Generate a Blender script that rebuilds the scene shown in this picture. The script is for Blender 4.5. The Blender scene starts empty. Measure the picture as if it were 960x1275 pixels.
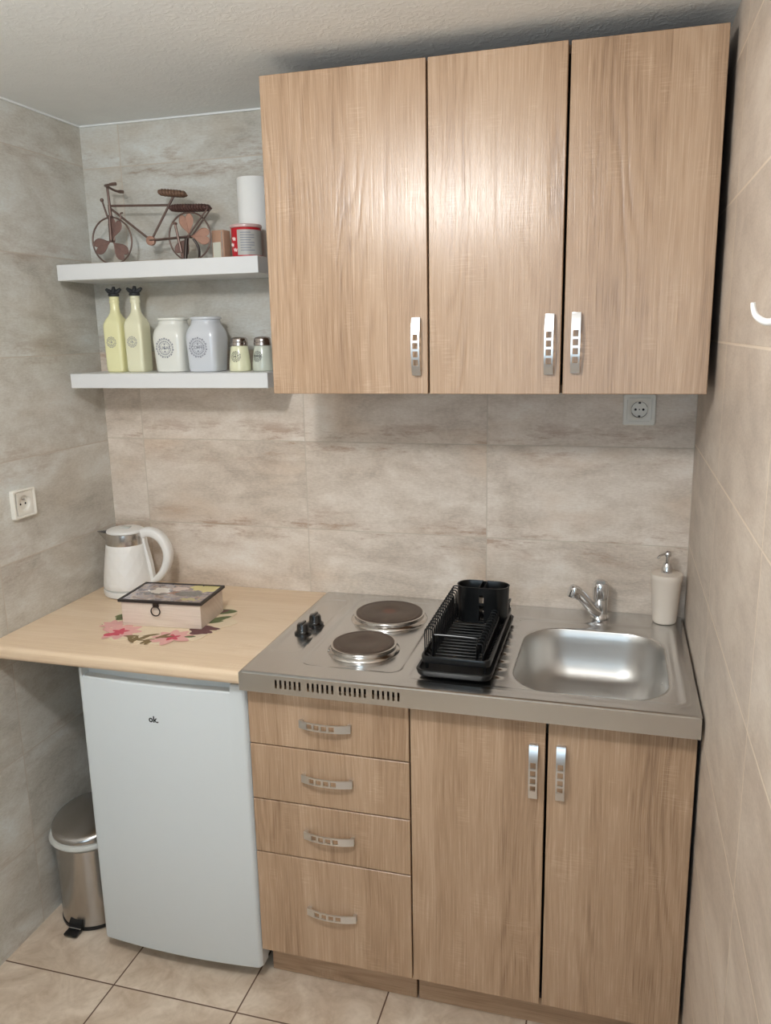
import bpy, bmesh, math, random
from mathutils import Vector, Matrix
random.seed(7)
PI = math.pi
scene = bpy.context.scene
COL = scene.collection

# ------------------------------------------------------------------ constants (metres)
XL, XR = -0.705, 1.004          # left / right wall
HC = 2.217                      # ceiling
YF = -3.3                       # wall behind the camera
ZC = 0.872                      # steel top
ZW = 0.869                      # wooden worktop

# ------------------------------------------------------------------ materials
def srgb(r, g, b):
    def f(c):
        c /= 255.0
        return c / 12.92 if c <= 0.04045 else ((c + 0.055) / 1.055) ** 2.4
    return (f(r), f(g), f(b), 1.0)

class NT:
    """small helper around a node tree"""
    def __init__(self, name):
        self.m = bpy.data.materials.new(name)
        self.m.use_nodes = True
        self.t = self.m.node_tree
        self.t.nodes.clear()
        self.out = self.t.nodes.new('ShaderNodeOutputMaterial')
        self.b = self.t.nodes.new('ShaderNodeBsdfPrincipled')
        self.t.links.new(self.b.outputs[0], self.out.inputs[0])
    def n(self, typ, **kw):
        nd = self.t.nodes.new(typ)
        for k, v in kw.items():
            setattr(nd, k, v)
        return nd
    def put(self, sock, v):
        if isinstance(v, bpy.types.NodeSocket):
            self.t.links.new(v, sock)
        elif v is not None:
            sock.default_value = v
    def math(self, op, a, b=None, c=None, clamp=False):
        nd = self.n('ShaderNodeMath', operation=op, use_clamp=clamp)
        self.put(nd.inputs[0], a)
        if b is not None: self.put(nd.inputs[1], b)
        if c is not None: self.put(nd.inputs[2], c)
        return nd.outputs[0]
    def mix(self, f, a, b, blend='MIX'):
        nd = self.n('ShaderNodeMix', data_type='RGBA', blend_type=blend)
        self.put(nd.inputs[0], f); self.put(nd.inputs[6], a); self.put(nd.inputs[7], b)
        return nd.outputs[2]
    def ramp(self, f, stops, interp='LINEAR'):
        nd = self.n('ShaderNodeValToRGB')
        cr = nd.color_ramp; cr.interpolation = interp
        while len(cr.elements) > 1: cr.elements.remove(cr.elements[-1])
        cr.elements[0].position = stops[0][0]; cr.elements[0].color = stops[0][1]
        for p, c in stops[1:]:
            e = cr.elements.new(p); e.color = c
        self.put(nd.inputs[0], f)
        return nd.outputs[0]
    def smooth(self, v, a, b, lo=0.0, hi=1.0):
        nd = self.n('ShaderNodeMapRange', interpolation_type='SMOOTHSTEP')
        self.put(nd.inputs[0], v)
        nd.inputs[1].default_value = a; nd.inputs[2].default_value = b
        nd.inputs[3].default_value = lo; nd.inputs[4].default_value = hi
        return nd.outputs[0]
    def xyz(self, x, y, z):
        nd = self.n('ShaderNodeCombineXYZ')
        self.put(nd.inputs[0], x); self.put(nd.inputs[1], y); self.put(nd.inputs[2], z)
        return nd.outputs[0]
    def sep(self, v):
        nd = self.n('ShaderNodeSeparateXYZ'); self.put(nd.inputs[0], v)
        return nd.outputs
    def noise(self, vec, scale, detail=4, rough=0.55, dist=0.0):
        nd = self.n('ShaderNodeTexNoise')
        self.put(nd.inputs['Vector'], vec)
        nd.inputs['Scale'].default_value = scale; nd.inputs['Detail'].default_value = detail
        nd.inputs['Roughness'].default_value = rough; nd.inputs['Distortion'].default_value = dist
        return nd.outputs[0]
    def bump(self, h, strength=0.3, dist=0.002):
        nd = self.n('ShaderNodeBump')
        nd.inputs['Strength'].default_value = strength; nd.inputs['Distance'].default_value = dist
        self.put(nd.inputs['Height'], h)
        self.t.links.new(nd.outputs[0], self.b.inputs['Normal'])
    def base(self, c): self.put(self.b.inputs['Base Color'], c)
    def set(self, rough=None, metal=None, spec=None, coat=None, trans=None, ior=None):
        if rough is not None: self.put(self.b.inputs['Roughness'], rough)
        if metal is not None: self.put(self.b.inputs['Metallic'], metal)
        if spec is not None: self.put(self.b.inputs['Specular IOR Level'], spec)
        if coat is not None: self.put(self.b.inputs['Coat Weight'], coat); self.b.inputs['Coat Roughness'].default_value = 0.08
        if trans is not None: self.put(self.b.inputs['Transmission Weight'], trans)
        if ior is not None: self.put(self.b.inputs['IOR'], ior)

def plain(name, c, rough=0.5, metal=0.0, spec=0.5, coat=None, var=0.04, vscale=30.0, bump=None):
    """plain colour with a faint procedural mottling"""
    k = NT(name)
    tc = k.n('ShaderNodeTexCoord').outputs['Object']
    f = k.noise(tc, vscale, 3)
    dark = tuple(max(0, x * (1 - var)) for x in c[:3]) + (1,)
    lite = tuple(min(1, x * (1 + var)) for x in c[:3]) + (1,)
    k.base(k.mix(f, dark, lite))
    k.set(rough=rough, metal=metal, spec=spec, coat=coat)
    if bump: k.bump(k.noise(tc, bump[0], 4), bump[1], bump[2])
    return k.m

def wood_mat(name, dark, mid, lite, rough=0.42, axis='z', tint=1.0):
    """sonoma-oak foil: lamellas, long grain, cathedral figure and fine saw marks"""
    k = NT(name)
    tc = k.n('ShaderNodeTexCoord').outputs['Object']
    rnd = k.n('ShaderNodeObjectInfo').outputs['Random']
    s = k.sep(tc)
    if axis == 'z': a, l = k.math('ADD', s[0], s[1]), s[2]      # a across the grain, l along it
    elif axis == 'x': a, l = k.math('ADD', s[1], s[2]), s[0]
    a = k.math('ADD', a, k.math('MULTIPLY', rnd, 7.3))
    l = k.math('ADD', l, k.math('MULTIPLY', rnd, 3.1))
    wob = k.noise(k.xyz(k.math('MULTIPLY', a, 6), k.math('MULTIPLY', l, 1.3), 0.0), 1.0, 2)
    aw = k.math('ADD', a, k.math('MULTIPLY', wob, 0.035))
    # lamella tone
    lam = k.math('FLOOR', k.math('MULTIPLY', a, 13.0))
    wn = k.n('ShaderNodeTexWhiteNoise', noise_dimensions='1D'); k.put(wn.inputs['W'], lam)
    # broad tone
    broad = k.noise(k.xyz(k.math('MULTIPLY', aw, 22), k.math('MULTIPLY', l, 1.2), 3.0), 1.0, 3)
    # cathedral figure
    figure = k.noise(k.xyz(k.math('MULTIPLY', a, 7), k.math('MULTIPLY', l, 0.9), 9.0), 1.0, 2, 0.4)
    ph = k.math('ADD', k.math('MULTIPLY', figure, 95), k.math('MULTIPLY', k.noise(k.xyz(k.math('MULTIPLY', a, 90), k.math('MULTIPLY', l, 9), 1.0), 1.0, 2), 2.2))
    rings = k.math('MULTIPLY_ADD', k.math('SINE', ph), 0.5, 0.5)
    ringm = k.smooth(k.noise(k.xyz(k.math('MULTIPLY', a, 11), k.math('MULTIPLY', l, 0.8), 4.0), 1.0, 2), 0.42, 0.62)
    rings = k.math('MULTIPLY', k.math('POWER', rings, 2.2), ringm)
    # pores
    fine = k.noise(k.xyz(k.math('MULTIPLY', aw, 380), k.math('MULTIPLY', l, 7), 0.0), 1.0, 5, 0.65)
    pores = k.smooth(fine, 0.56, 0.74)
    # saw marks across the grain
    saw = k.noise(k.xyz(k.math('MULTIPLY', a, 22), k.math('MULTIPLY', l, 330), 5.0), 1.0, 2)
    sawm = k.smooth(k.noise(k.xyz(k.math('MULTIPLY', a, 15), k.math('MULTIPLY', l, 7), 8.0), 1.0, 2), 0.54, 0.68)
    sawv = k.math('MULTIPLY', k.smooth(saw, 0.45, 0.65), sawm)
    fibre = k.noise(k.xyz(k.math('MULTIPLY', aw, 150), k.math('MULTIPLY', l, 4.0), 2.0), 1.0, 4, 0.6)
    v = k.math('MULTIPLY', broad, 0.30)
    v = k.math('ADD', v, k.math('MULTIPLY', wn.outputs['Value'], 0.18))
    v = k.math('ADD', v, k.math('MULTIPLY', k.math('SUBTRACT', fine, 0.5), 0.95))
    v = k.math('ADD', v, k.math('MULTIPLY', k.math('SUBTRACT', fibre, 0.5), 0.40))
    v = k.math('SUBTRACT', v, k.math('MULTIPLY', rings, 0.14))
    v = k.math('ADD', v, k.math('MULTIPLY', sawv, 0.16))
    v = k.math('SUBTRACT', v, k.math('MULTIPLY', pores, 0.16))
    v = k.math('ADD', v, 0.22, clamp=True)
    k.base(k.ramp(v, [(0.05, dark), (0.38, mid), (0.74, lite)]))
    k.set(rough=k.math('MULTIPLY_ADD', pores, 0.12, rough), spec=0.5)
    h = k.math('SUBTRACT', k.math('ADD', k.math('MULTIPLY', fine, 0.6), k.math('MULTIPLY', fibre, 0.6)), k.math('MULTIPLY', rings, 0.5))
    k.bump(h, 0.6, 0.0010)
    return k.m

def tile_wall_mat(name, ua, u0, v0, tw, th, seed, grout, pal, scuff=1.0, gw=0.0016, grey=None):
    """large weathered-stone porcelain tiles, thin joints; ua = world axis running along the wall"""
    k = NT(name)
    pos = k.n('ShaderNodeNewGeometry').outputs['Position']
    s = k.sep(pos)
    u = s[ua]; v = s[2]
    un = k.math('DIVIDE', k.math('SUBTRACT', u, u0), tw)
    vn = k.math('DIVIDE', k.math('SUBTRACT', v, v0), th)
    cu = k.math('FLOOR', un); cv = k.math('FLOOR', vn)
    fu = k.math('SUBTRACT', un, cu); fv = k.math('SUBTRACT', vn, cv)
    wn = k.n('ShaderNodeTexWhiteNoise', noise_dimensions='3D'); k.put(wn.inputs['Vector'], k.xyz(cu, cv, seed))
    o = k.sep(wn.outputs['Color'])
    off = k.math('MULTIPLY', o[0], 37.0)
    def nz(su, sv, z, d=5, r=0.6, di=0.0):
        return k.noise(k.xyz(k.math('MULTIPLY_ADD', u, su, off), k.math('MULTIPLY_ADD', v, sv, k.math('MULTIPLY', o[1], 19.0)), z), 1.0, d, r, di)
    cloud = nz(4.0, 7.0, 1.0, 6, 0.62, 0.6)
    streak = nz(9.0, 24.0, 2.0, 6, 0.65, 0.4)
    grit = nz(90.0, 260.0, 3.0, 3, 0.6)
    weave = nz(260.0, 60.0, 7.0, 2, 0.5)
    val = k.math('ADD', k.math('MULTIPLY', cloud, 0.85), k.math('MULTIPLY', streak, 0.36))
    val = k.math('ADD', val, k.math('MULTIPLY', grit, 0.34))
    val = k.math('ADD', val, k.math('MULTIPLY', weave, 0.06))
    val = k.math('ADD', val, k.math('MULTIPLY', o[2], 0.06))
    val = k.math('SUBTRACT', val, 0.34)
    c = k.ramp(val, [(0.28, pal[0]), (0.44, pal[1]), (0.58, pal[2]), (0.74, pal[3])])
    # rusty-brown wear that gathers towards the long edges of a tile
    edge = k.math('ABSOLUTE', k.math('SUBTRACT', fv, 0.5))
    em = k.smooth(edge, 0.12, 0.5)
    wear = k.math('MULTIPLY', k.smooth(nz(5.0, 22.0, 12.0, 9, 0.74), 0.50, 0.64), em)
    c = k.mix(k.math('MULTIPLY', wear, 0.62 * scuff, clamp=True), c, pal[4])
    warm = k.smooth(nz(3.0, 6.0, 21.0, 3, 0.5), 0.5, 0.72)
    c = k.mix(k.math('MULTIPLY', warm, 0.35 * scuff), c, pal[5])
    spots = k.math('MULTIPLY', k.smooth(nz(34.0, 120.0, 15.0, 4, 0.65), 0.66, 0.76), em)
    c = k.mix(k.math('MULTIPLY', spots, 0.6 * scuff, clamp=True), c, pal[6])
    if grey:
        # cool daylight painted into the tile colour
        daylight_mix = k.math('ADD', k.math('MULTIPLY', k.math('GREATER_THAN', cv, grey[0]), grey[1]), grey[2], clamp=True)
        c = k.mix(daylight_mix, c, k.mix(1.0, c, (0.81, 0.905, 0.965, 1), 'MULTIPLY'))
    # joints
    du = k.math('MULTIPLY', k.math('MINIMUM', fu, k.math('SUBTRACT', 1.0, fu)), tw)
    dv = k.math('MULTIPLY', k.math('MINIMUM', fv, k.math('SUBTRACT', 1.0, fv)), th)
    d = k.math('MINIMUM', du, dv)
    g = k.smooth(d, gw * 0.6, gw * 1.3, 1.0, 0.0)
    c = k.mix(k.math('MULTIPLY', g, 0.8), c, grout)
    k.base(c)
    k.set(rough=k.math('MULTIPLY_ADD', cloud, 0.25, 0.33), spec=0.45)
    h = k.math('SUBTRACT', k.math('MULTIPLY', grit, 0.25), g)
    k.bump(h, 0.35, 0.0012)
    return k.m

def floor_mat():
    k = NT('floor_tile_beige')
    s = k.sep(k.n('ShaderNodeNewGeometry').outputs['Position'])
    T = 0.3447
    un = k.math('DIVIDE', k.math('SUBTRACT', s[0], -0.3734), T)
    vn = k.math('DIVIDE', k.math('SUBTRACT', s[1], -0.667), T)
    cu = k.math('FLOOR', un); cv = k.math('FLOOR', vn)
    fu = k.math('SUBTRACT', un, cu); fv = k.math('SUBTRACT', vn, cv)
    wn = k.n('ShaderNodeTexWhiteNoise', noise_dimensions='2D'); k.put(wn.inputs['Vector'], k.xyz(cu, cv, 0.0))
    o = k.sep(wn.outputs['Color'])
    vec = k.xyz(k.math('MULTIPLY_ADD', o[0], 23.0, s[0]), k.math('MULTIPLY_ADD', o[1], 11.0, s[1]), 0.0)
    cl = k.noise(vec, 7.0, 6, 0.62, 1.4)
    ve = k.noise(vec, 16.0, 5, 0.6, 2.2)
    v = k.math('ADD', k.math('MULTIPLY', cl, 0.7), k.math('MULTIPLY', ve, 0.3))
    c = k.ramp(v, [(0.32, srgb(180, 158, 136)), (0.48, srgb(202, 183, 162)), (0.62, srgb(220, 204, 185))])
    d = k.math('MULTIPLY', k.math('MINIMUM', k.math('MINIMUM', fu, k.math('SUBTRACT', 1.0, fu)), k.math('MINIMUM', fv, k.math('SUBTRACT', 1.0, fv))), T)
    g = k.smooth(d, 0.0012, 0.0026, 1.0, 0.0)
    c = k.mix(g, c, srgb(98, 72, 56))
    k.base(c); k.set(rough=k.math('MULTIPLY_ADD', g, 0.4, 0.30), spec=0.5)
    k.bump(k.math('SUBTRACT', 1.0, g), 0.4, 0.0015)
    return k.m

def ceiling_mat():
    k = NT('ceiling_textured_plaster')
    pos = k.n('ShaderNodeNewGeometry').outputs['Position']
    a = k.noise(pos, 42.0, 4, 0.55, 1.6)
    b = k.noise(pos, 14.0, 3, 0.5, 0.5)
    k.base(k.mix(b, srgb(230, 233, 232), srgb(238, 241, 240)))
    k.set(rough=0.75, spec=0.3)
    k.bump(k.math('ADD', k.smooth(a, 0.42, 0.7), k.math('MULTIPLY', b, 0.6)), 0.20, 0.003)
    return k.m

def steel_mat(name, c, rough, axis=None, strength=0.12, aniso=0.0):
    k = NT(name)
    tc = k.n('ShaderNodeTexCoord').outputs['Object']
    s = k.sep(tc)
    if axis == 'x':   v = k.xyz(k.math('MULTIPLY', s[0], 6), k.math('MULTIPLY', s[1], 700), k.math('MULTIPLY', s[2], 700))
    elif axis == 'z': v = k.xyz(k.math('MULTIPLY', s[0], 600), k.math('MULTIPLY', s[1], 600), k.math('MULTIPLY', s[2], 5))
    elif axis == 'r': v = k.xyz(k.math('MULTIPLY', s[0], 8), k.math('MULTIPLY', s[1], 8), k.math('MULTIPLY', s[2], 700))
    else:             v = k.xyz(k.math('MULTIPLY', s[0], 60), k.math('MULTIPLY', s[1], 60), k.math('MULTIPLY', s[2], 60))
    n = k.noise(v, 1.0, 3)
    cl = k.noise(tc, 9.0, 3)
    k.base(k.mix(n, tuple(x * 0.97 for x in c[:3]) + (1,), c))
    k.set(rough=k.math('ADD', k.math('MULTIPLY_ADD', n, 0.04, rough - 0.05), k.math('MULTIPLY', cl, 0.06)), metal=1.0)
    if strength: k.bump(n, strength, 0.0003)
    return k.m

M = {}
oak_d, oak_m, oak_l = srgb(129, 102, 80), srgb(172, 142, 114), srgb(195, 167, 140)
M['oak'] = wood_mat('sonoma_oak_upright_grain', oak_d, oak_m, oak_l, rough=0.26)
M['oak_flat'] = wood_mat('sonoma_oak_level_grain', oak_d, oak_m, oak_l, axis='x')
M['oak_edge'] = plain('oak_edge_band', srgb(206, 176, 146), 0.5, vscale=60, var=0.08)
M['carcass'] = plain('carcass_board_brown', srgb(112, 86, 64), 0.6)
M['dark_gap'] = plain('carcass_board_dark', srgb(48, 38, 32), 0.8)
M['worktop'] = wood_mat('pale_oak_worktop', srgb(204, 176, 146), srgb(222, 197, 167), srgb(232, 211, 185), rough=0.40, axis='x')
M['box_wood'] = wood_mat('whitewashed_box_wood', srgb(182, 162, 144), srgb(208, 190, 174), srgb(224, 210, 196), rough=0.6, axis='x')
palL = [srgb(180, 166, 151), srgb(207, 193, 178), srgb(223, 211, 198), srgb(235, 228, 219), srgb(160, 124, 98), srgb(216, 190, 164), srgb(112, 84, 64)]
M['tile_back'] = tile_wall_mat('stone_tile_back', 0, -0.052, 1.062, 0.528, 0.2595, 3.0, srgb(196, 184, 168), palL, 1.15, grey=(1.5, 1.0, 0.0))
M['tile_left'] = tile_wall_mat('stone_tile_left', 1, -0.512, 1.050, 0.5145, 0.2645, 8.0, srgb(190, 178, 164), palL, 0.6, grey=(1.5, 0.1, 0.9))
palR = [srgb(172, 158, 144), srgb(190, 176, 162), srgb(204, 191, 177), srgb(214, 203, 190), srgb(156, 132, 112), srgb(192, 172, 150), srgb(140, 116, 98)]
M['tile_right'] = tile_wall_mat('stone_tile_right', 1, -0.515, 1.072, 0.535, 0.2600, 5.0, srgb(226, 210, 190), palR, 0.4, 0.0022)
M['floor'] = floor_mat()
M['ceiling'] = ceiling_mat()
M['paint'] = plain('rear_wall_paint', srgb(140, 137, 132), 0.8)
M['shelf_white'] = plain('white_laminate', srgb(222, 223, 223), 0.35, var=0.015)
M['white_plastic'] = plain('white_plastic', srgb(232, 230, 226), 0.35, var=0.02)
M['outlet_white'] = plain('outlet_plastic', srgb(226, 222, 212), 0.32, var=0.02)
M['fridge'] = plain('fridge_enamel', srgb(212, 218, 220), 0.34, var=0.01, bump=(700, 0.05, 0.0003))
M['fridge_trim'] = plain('fridge_grey_trim', srgb(176, 186, 192), 0.4)
M['black_plastic'] = plain('black_plastic', srgb(13, 14, 15), 0.30)
M['black_gloss'] = plain('black_gloss_plastic', srgb(10, 10, 11), 0.14, coat=0.5)
M['black_wire'] = plain('black_coated_wire', srgb(16, 17, 18), 0.3)
M['dark_hole'] = plain('dark_recess', srgb(14, 12, 11), 0.8)
M['steel'] = plain('sheet_steel', (0.66, 0.655, 0.645, 1), 0.24, metal=1.0, var=0.01, vscale=4.0)
M['bowl_steel'] = steel_mat('brushed_bowl_steel', (0.64, 0.625, 0.60, 1), 0.38, 'x', 0.06)
M['bin_steel'] = steel_mat('bin_steel', (0.50, 0.48, 0.46, 1), 0.24, 'z', 0.06)
M['kettle_steel'] = steel_mat('kettle_steel', (0.62, 0.60, 0.58, 1), 0.24, 'r', 0.10)
M['chrome'] = steel_mat('chrome', (0.78, 0.78, 0.79, 1), 0.12, None, 0)
M['handle'] = steel_mat('satin_nickel', (0.72, 0.71, 0.70, 1), 0.32, None, 0)
M['cap_steel'] = steel_mat('shaker_cap_steel', (0.52, 0.47, 0.44, 1), 0.25, 'r', 0.05)
M['pale_ring'] = plain('pale_grey_plastic', srgb(196, 196, 190), 0.45)
M['cream'] = plain('pale_yellow_glaze', srgb(236, 232, 182), 0.22, coat=0.3, var=0.02)
M['cream2'] = plain('ivory_glaze', srgb(232, 229, 198), 0.20, coat=0.3, var=0.02)
M['ceramic'] = plain('white_ceramic', srgb(228, 228, 220), 0.18, coat=0.4, var=0.015)
M['ceramic_blue'] = plain('blue_grey_ceramic', srgb(208, 211, 216), 0.18, coat=0.4, var=0.015)
M['shaker_cream'] = plain('cream_shaker_glaze', srgb(232, 230, 196), 0.2, coat=0.4, var=0.02)
M['shaker_grey'] = plain('grey_green_shaker_glaze', srgb(200, 204, 190), 0.2, coat=0.4, var=0.02)
M['print'] = plain('grey_print', srgb(128, 130, 140), 0.6)
M['print_dark'] = plain('dark_print', srgb(66, 66, 66), 0.6)
M['stopper'] = plain('dark_grey_stopper', srgb(44, 46, 50), 0.5)
M['soap'] = plain('matte_ivory_soap_bottle', srgb(224, 212, 198), 0.6, var=0.02)
M['paper'] = plain('white_paper', srgb(236, 236, 233), 0.8, var=0.02)
M['black'] = plain('black_ink', srgb(16, 16, 18), 0.5)
M['tin_red'] = plain('red_tin_print', srgb(186, 28, 40), 0.35, var=0.25, vscale=55)
M['tin_grey'] = plain('silver_grey_label', srgb(176, 174, 168), 0.45)
M['tin_lid'] = plain('tin_lid_rim', srgb(204, 172, 168), 0.35)
M['tin_white'] = plain('tin_white_print', srgb(232, 214, 210), 0.5)
M['carton'] = plain('copper_brown_carton', srgb(178, 140, 116), 0.35, var=0.1)
M['carton_label'] = plain('pale_carton_label', srgb(206, 206, 190), 0.5, var=0.06, vscale=90)
M['bronze'] = plain('aged_bronze_wire', srgb(120, 100, 92), 0.42, metal=0.65, var=0.25, vscale=80)
M['copper'] = plain('aged_copper_leaf', srgb(134, 106, 98), 0.55, metal=0.45, var=0.3, vscale=60)
M['copper_b'] = plain('bright_copper_leaf', srgb(178, 138, 120), 0.5, metal=0.45, var=0.2, vscale=60)
M['wicker'] = plain('brown_wound_cord', srgb(112, 84, 66), 0.6, var=0.4, vscale=160)
M['wicker_d'] = plain('dark_wound_cord', srgb(84, 58, 52), 0.6, var=0.4, vscale=160)
M['mat'] = plain('cream_mat_fabric', srgb(226, 208, 180), 0.8, var=0.06, vscale=60)
M['pink'] = plain('pink_petal_print', srgb(224, 170, 164), 0.8, var=0.12, vscale=90)
M['hotpink'] = plain('deep_pink_petal_print', srgb(204, 84, 100), 0.8, var=0.12, vscale=90)
M['green'] = plain('leaf_green_print', srgb(104, 112, 74), 0.8, var=0.3, vscale=70)
M['olive'] = plain('olive_brown_leaf_print', srgb(128, 108, 74), 0.8, var=0.3, vscale=70)
M['plum'] = plain('plum_petal_print', srgb(108, 72, 72), 0.8, var=0.35, vscale=120)
M['frame_black'] = plain('dark_lid_frame', srgb(40, 32, 30), 0.45)
M['iron'] = plain('dark_iron', srgb(58, 50, 46), 0.4, metal=0.7)

def plate_mat(name, dot):
    k = NT(name)
    tc = k.n('ShaderNodeTexCoord').outputs['Object']
    s = k.sep(tc)
    r = k.math('SQRT', k.math('ADD', k.math('POWER', s[0], 2.0), k.math('POWER', s[1], 2.0)))
    n = k.noise(tc, 26.0, 5)
    c = k.mix(n, srgb(80, 68, 60), srgb(116, 100, 88))
    if dot:
        c = k.mix(k.math('MULTIPLY', k.smooth(r, 0.012, 0.024, 1.0, 0.0), 0.35), c, srgb(150, 84, 60))
    k.base(c); k.set(rough=0.42, metal=0.55)
    k.bump(k.math('SINE', k.math('MULTIPLY', r, 1900.0)), 0.25, 0.0004)
    return k.m
M['plate'] = plate_mat('cast_iron_plate', False)
M['plate_dot'] = plate_mat('cast_iron_plate_with_red_centre', True)

def kettle_mat():
    k = NT('kettle_white_diamond_relief')
    tc = k.n('ShaderNodeTexCoord').outputs['Object']
    s = k.sep(tc)
    th = k.math('ARCTAN2', s[1], s[0])
    A = k.math('MULTIPLY', th, 12 / (2 * PI)); B = k.math('MULTIPLY', s[2], 22.0)
    p = k.math('ABSOLUTE', k.math('SUBTRACT', k.math('FRACT', k.math('ADD', A, B)), 0.5))
    q = k.math('ABSOLUTE', k.math('SUBTRACT', k.math('FRACT', k.math('SUBTRACT', A, B)), 0.5))
    k.base(srgb(234, 231, 226)); k.set(rough=0.35, spec=0.5)
    k.bump(k.math('MAXIMUM', p, q), 0.45, 0.005)
    return k.m
M['kettle_white'] = kettle_mat()

def picture_mat():
    """the printed picture under the lid glass: mauve-grey ground, pale cups, a yellow corner"""
    k = NT('lid_picture_print')
    tc = k.n('ShaderNodeTexCoord').outputs['Object']
    s0 = k.sep(tc)
    wx = k.noise(tc, 38.0, 4, 0.6); wy = k.noise(k.xyz(s0[1], s0[0], 4.0), 38.0, 4, 0.6)
    s = (k.math('ADD', s0[0], k.math('MULTIPLY_ADD', wx, 0.07, -0.035)), k.math('ADD', s0[1], k.math('MULTIPLY_ADD', wy, 0.06, -0.03)))
    n = k.noise(tc, 26.0, 5, 0.6, 1.2); n2 = k.noise(tc, 60.0, 4, 0.6)
    c = k.ramp(n, [(0.34, srgb(92, 84, 92)), (0.46, srgb(150, 138, 142)), (0.55, srgb(168, 148, 136)), (0.66, srgb(128, 96, 82))])
    def ell(cx, cy, rx, ry):
        a = k.math('DIVIDE', k.math('SUBTRACT', s[0], cx), rx); b = k.math('DIVIDE', k.math('SUBTRACT', s[1], cy), ry)
        d = k.math('ADD', k.math('MULTIPLY', a, a), k.math('MULTIPLY', b, b))
        return k.smooth(k.math('ADD', d, k.math('MULTIPLY_ADD', n2, 0.6, -0.3)), 0.85, 1.1, 1.0, 0.0)
    c = k.mix(ell(-0.045, 0.012, 0.030, 0.024), c, srgb(222, 214, 204))
    c = k.mix(ell(-0.045, -0.016, 0.042, 0.008), c, srgb(86, 82, 88))
    c = k.mix(ell(0.004, 0.036, 0.020, 0.014), c, srgb(206, 186, 176))
    c = k.mix(ell(0.012, -0.002, 0.026, 0.016), c, srgb(150, 104, 82))
    c = k.mix(ell(0.055, -0.004, 0.040, 0.022), c, srgb(96, 98, 98))
    c = k.mix(ell(0.085, 0.050, 0.052, 0.030), c, srgb(222, 208, 132))
    c = k.mix(ell(0.070, -0.045, 0.030, 0.014), c, srgb(176, 166, 120))
    k.base(c); k.set(rough=0.25, coat=0.8)
    return k.m
M['picture'] = picture_mat()

# ------------------------------------------------------------------ mesh helpers
def BM(): return bmesh.new()

def box(bm, x0, x1, y0, y1, z0, z1, bev=0.0, seg=2):
    r = bmesh.ops.create_cube(bm, size=1.0)
    vs = r['verts']
    for v in vs:
        v.co = Vector(((x0 + x1) / 2 + v.co.x * (x1 - x0), (y0 + y1) / 2 + v.co.y * (y1 - y0), (z0 + z1) / 2 + v.co.z * (z1 - z0)))
    if bev > 0:
        es = list({e for v in vs for e in v.link_edges})
        bmesh.ops.bevel(bm, geom=es, offset=bev, segments=seg, profile=0.5, affect='EDGES')
    return bm

def loft(bm, rings, cap0=True, cap1=True, closed=True):
    """rings: equally long lists of points, skinned one to the next"""
    R = [[bm.verts.new(p) for p in ring] for ring in rings]
    n = len(R[0])
    for a, b in zip(R[:-1], R[1:]):
        for i in range(n if closed else n - 1):
            j = (i + 1) % n
            bm.faces.new((a[i], a[j], b[j], b[i]))
    if cap0 and closed: bm.faces.new(list(reversed(R[0])))
    if cap1 and closed: bm.faces.new(R[-1])
    return bm

def lathe(bm, prof, cx=0.0, cy=0.0, seg=40, cap0=True, cap1=True):
    rings = [[(cx + r * math.cos(2 * PI * i / seg), cy + r * math.sin(2 * PI * i / seg), z) for i in range(seg)] for r, z in prof]
    return loft(bm, rings, cap0, cap1)

def supell(a, b, n, seg=48):
    out = []
    for i in range(seg):
        t = 2 * PI * i / seg
        c, s = math.cos(t), math.sin(t)
        out.append((a * math.copysign(abs(c) ** (2 / n), c), b * math.copysign(abs(s) ** (2 / n), s)))
    return out

def rrect(x0, x1, y0, y1, r, k=6):
    pts = []
    for cx, cy, a0 in ((x1 - r, y1 - r, 0), (x0 + r, y1 - r, PI / 2), (x0 + r, y0 + r, PI), (x1 - r, y0 + r, 1.5 * PI)):
        for i in range(k + 1):
            a = a0 + PI / 2 * i / k
            pts.append((cx + r * math.cos(a), cy + r * math.sin(a)))
    return pts

def tube(bm, pts, r, seg=8, closed=False, caps=True):
    """round rod along a polyline; r a number or one radius per point"""
    P = [Vector(p) for p in pts]
    n = len(P)
    rad = r if isinstance(r, (list, tuple)) else [r] * n
    rings = []
    ref = None
    for i in range(n):
        if closed: t = (P[(i + 1) % n] - P[i - 1])
        elif i == 0: t = P[1] - P[0]
        elif i == n - 1: t = P[-1] - P[-2]
        else: t = (P[i + 1] - P[i]).normalized() + (P[i] - P[i - 1]).normalized()
        t.normalize()
        if ref is None:
            ref = t.orthogonal().normalized()
        else:
            ref = ref - t * ref.dot(t)
            ref = ref.normalized() if ref.length > 1e-6 else t.orthogonal().normalized()
        b = t.cross(ref)
        rings.append([P[i] + (ref * math.cos(2 * PI * k / seg) + b * math.sin(2 * PI * k / seg)) * rad[i] for k in range(seg)])
    if closed:
        # align the seam
        rings.append(rings[0])
        V = [[bm.verts.new(p) for p in ring] for ring in rings[:-1]]
        m = len(V)
        for i in range(m):
            a, c = V[i], V[(i + 1) % m]
            sh = 0
            if i == m - 1:
                sh = min(range(seg), key=lambda q: (a[0].co - c[q].co).length)
            for q in range(seg):
                bm.faces.new((a[q], a[(q + 1) % seg], c[(q + 1 + sh) % seg], c[(q + sh) % seg]))
        return bm
    return loft(bm, rings, caps, caps)

def arc(c, r, a0, a1, n, plane='xz'):
    out = []
    for i in range(n + 1):
        a = a0 + (a1 - a0) * i / n
        u, v = r * math.cos(a), r * math.sin(a)
        out.append({'xz': (c[0] + u, c[1], c[2] + v), 'yz': (c[0], c[1] + u, c[2] + v), 'xy': (c[0] + u, c[1] + v, c[2])}[plane])
    return out

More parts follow.
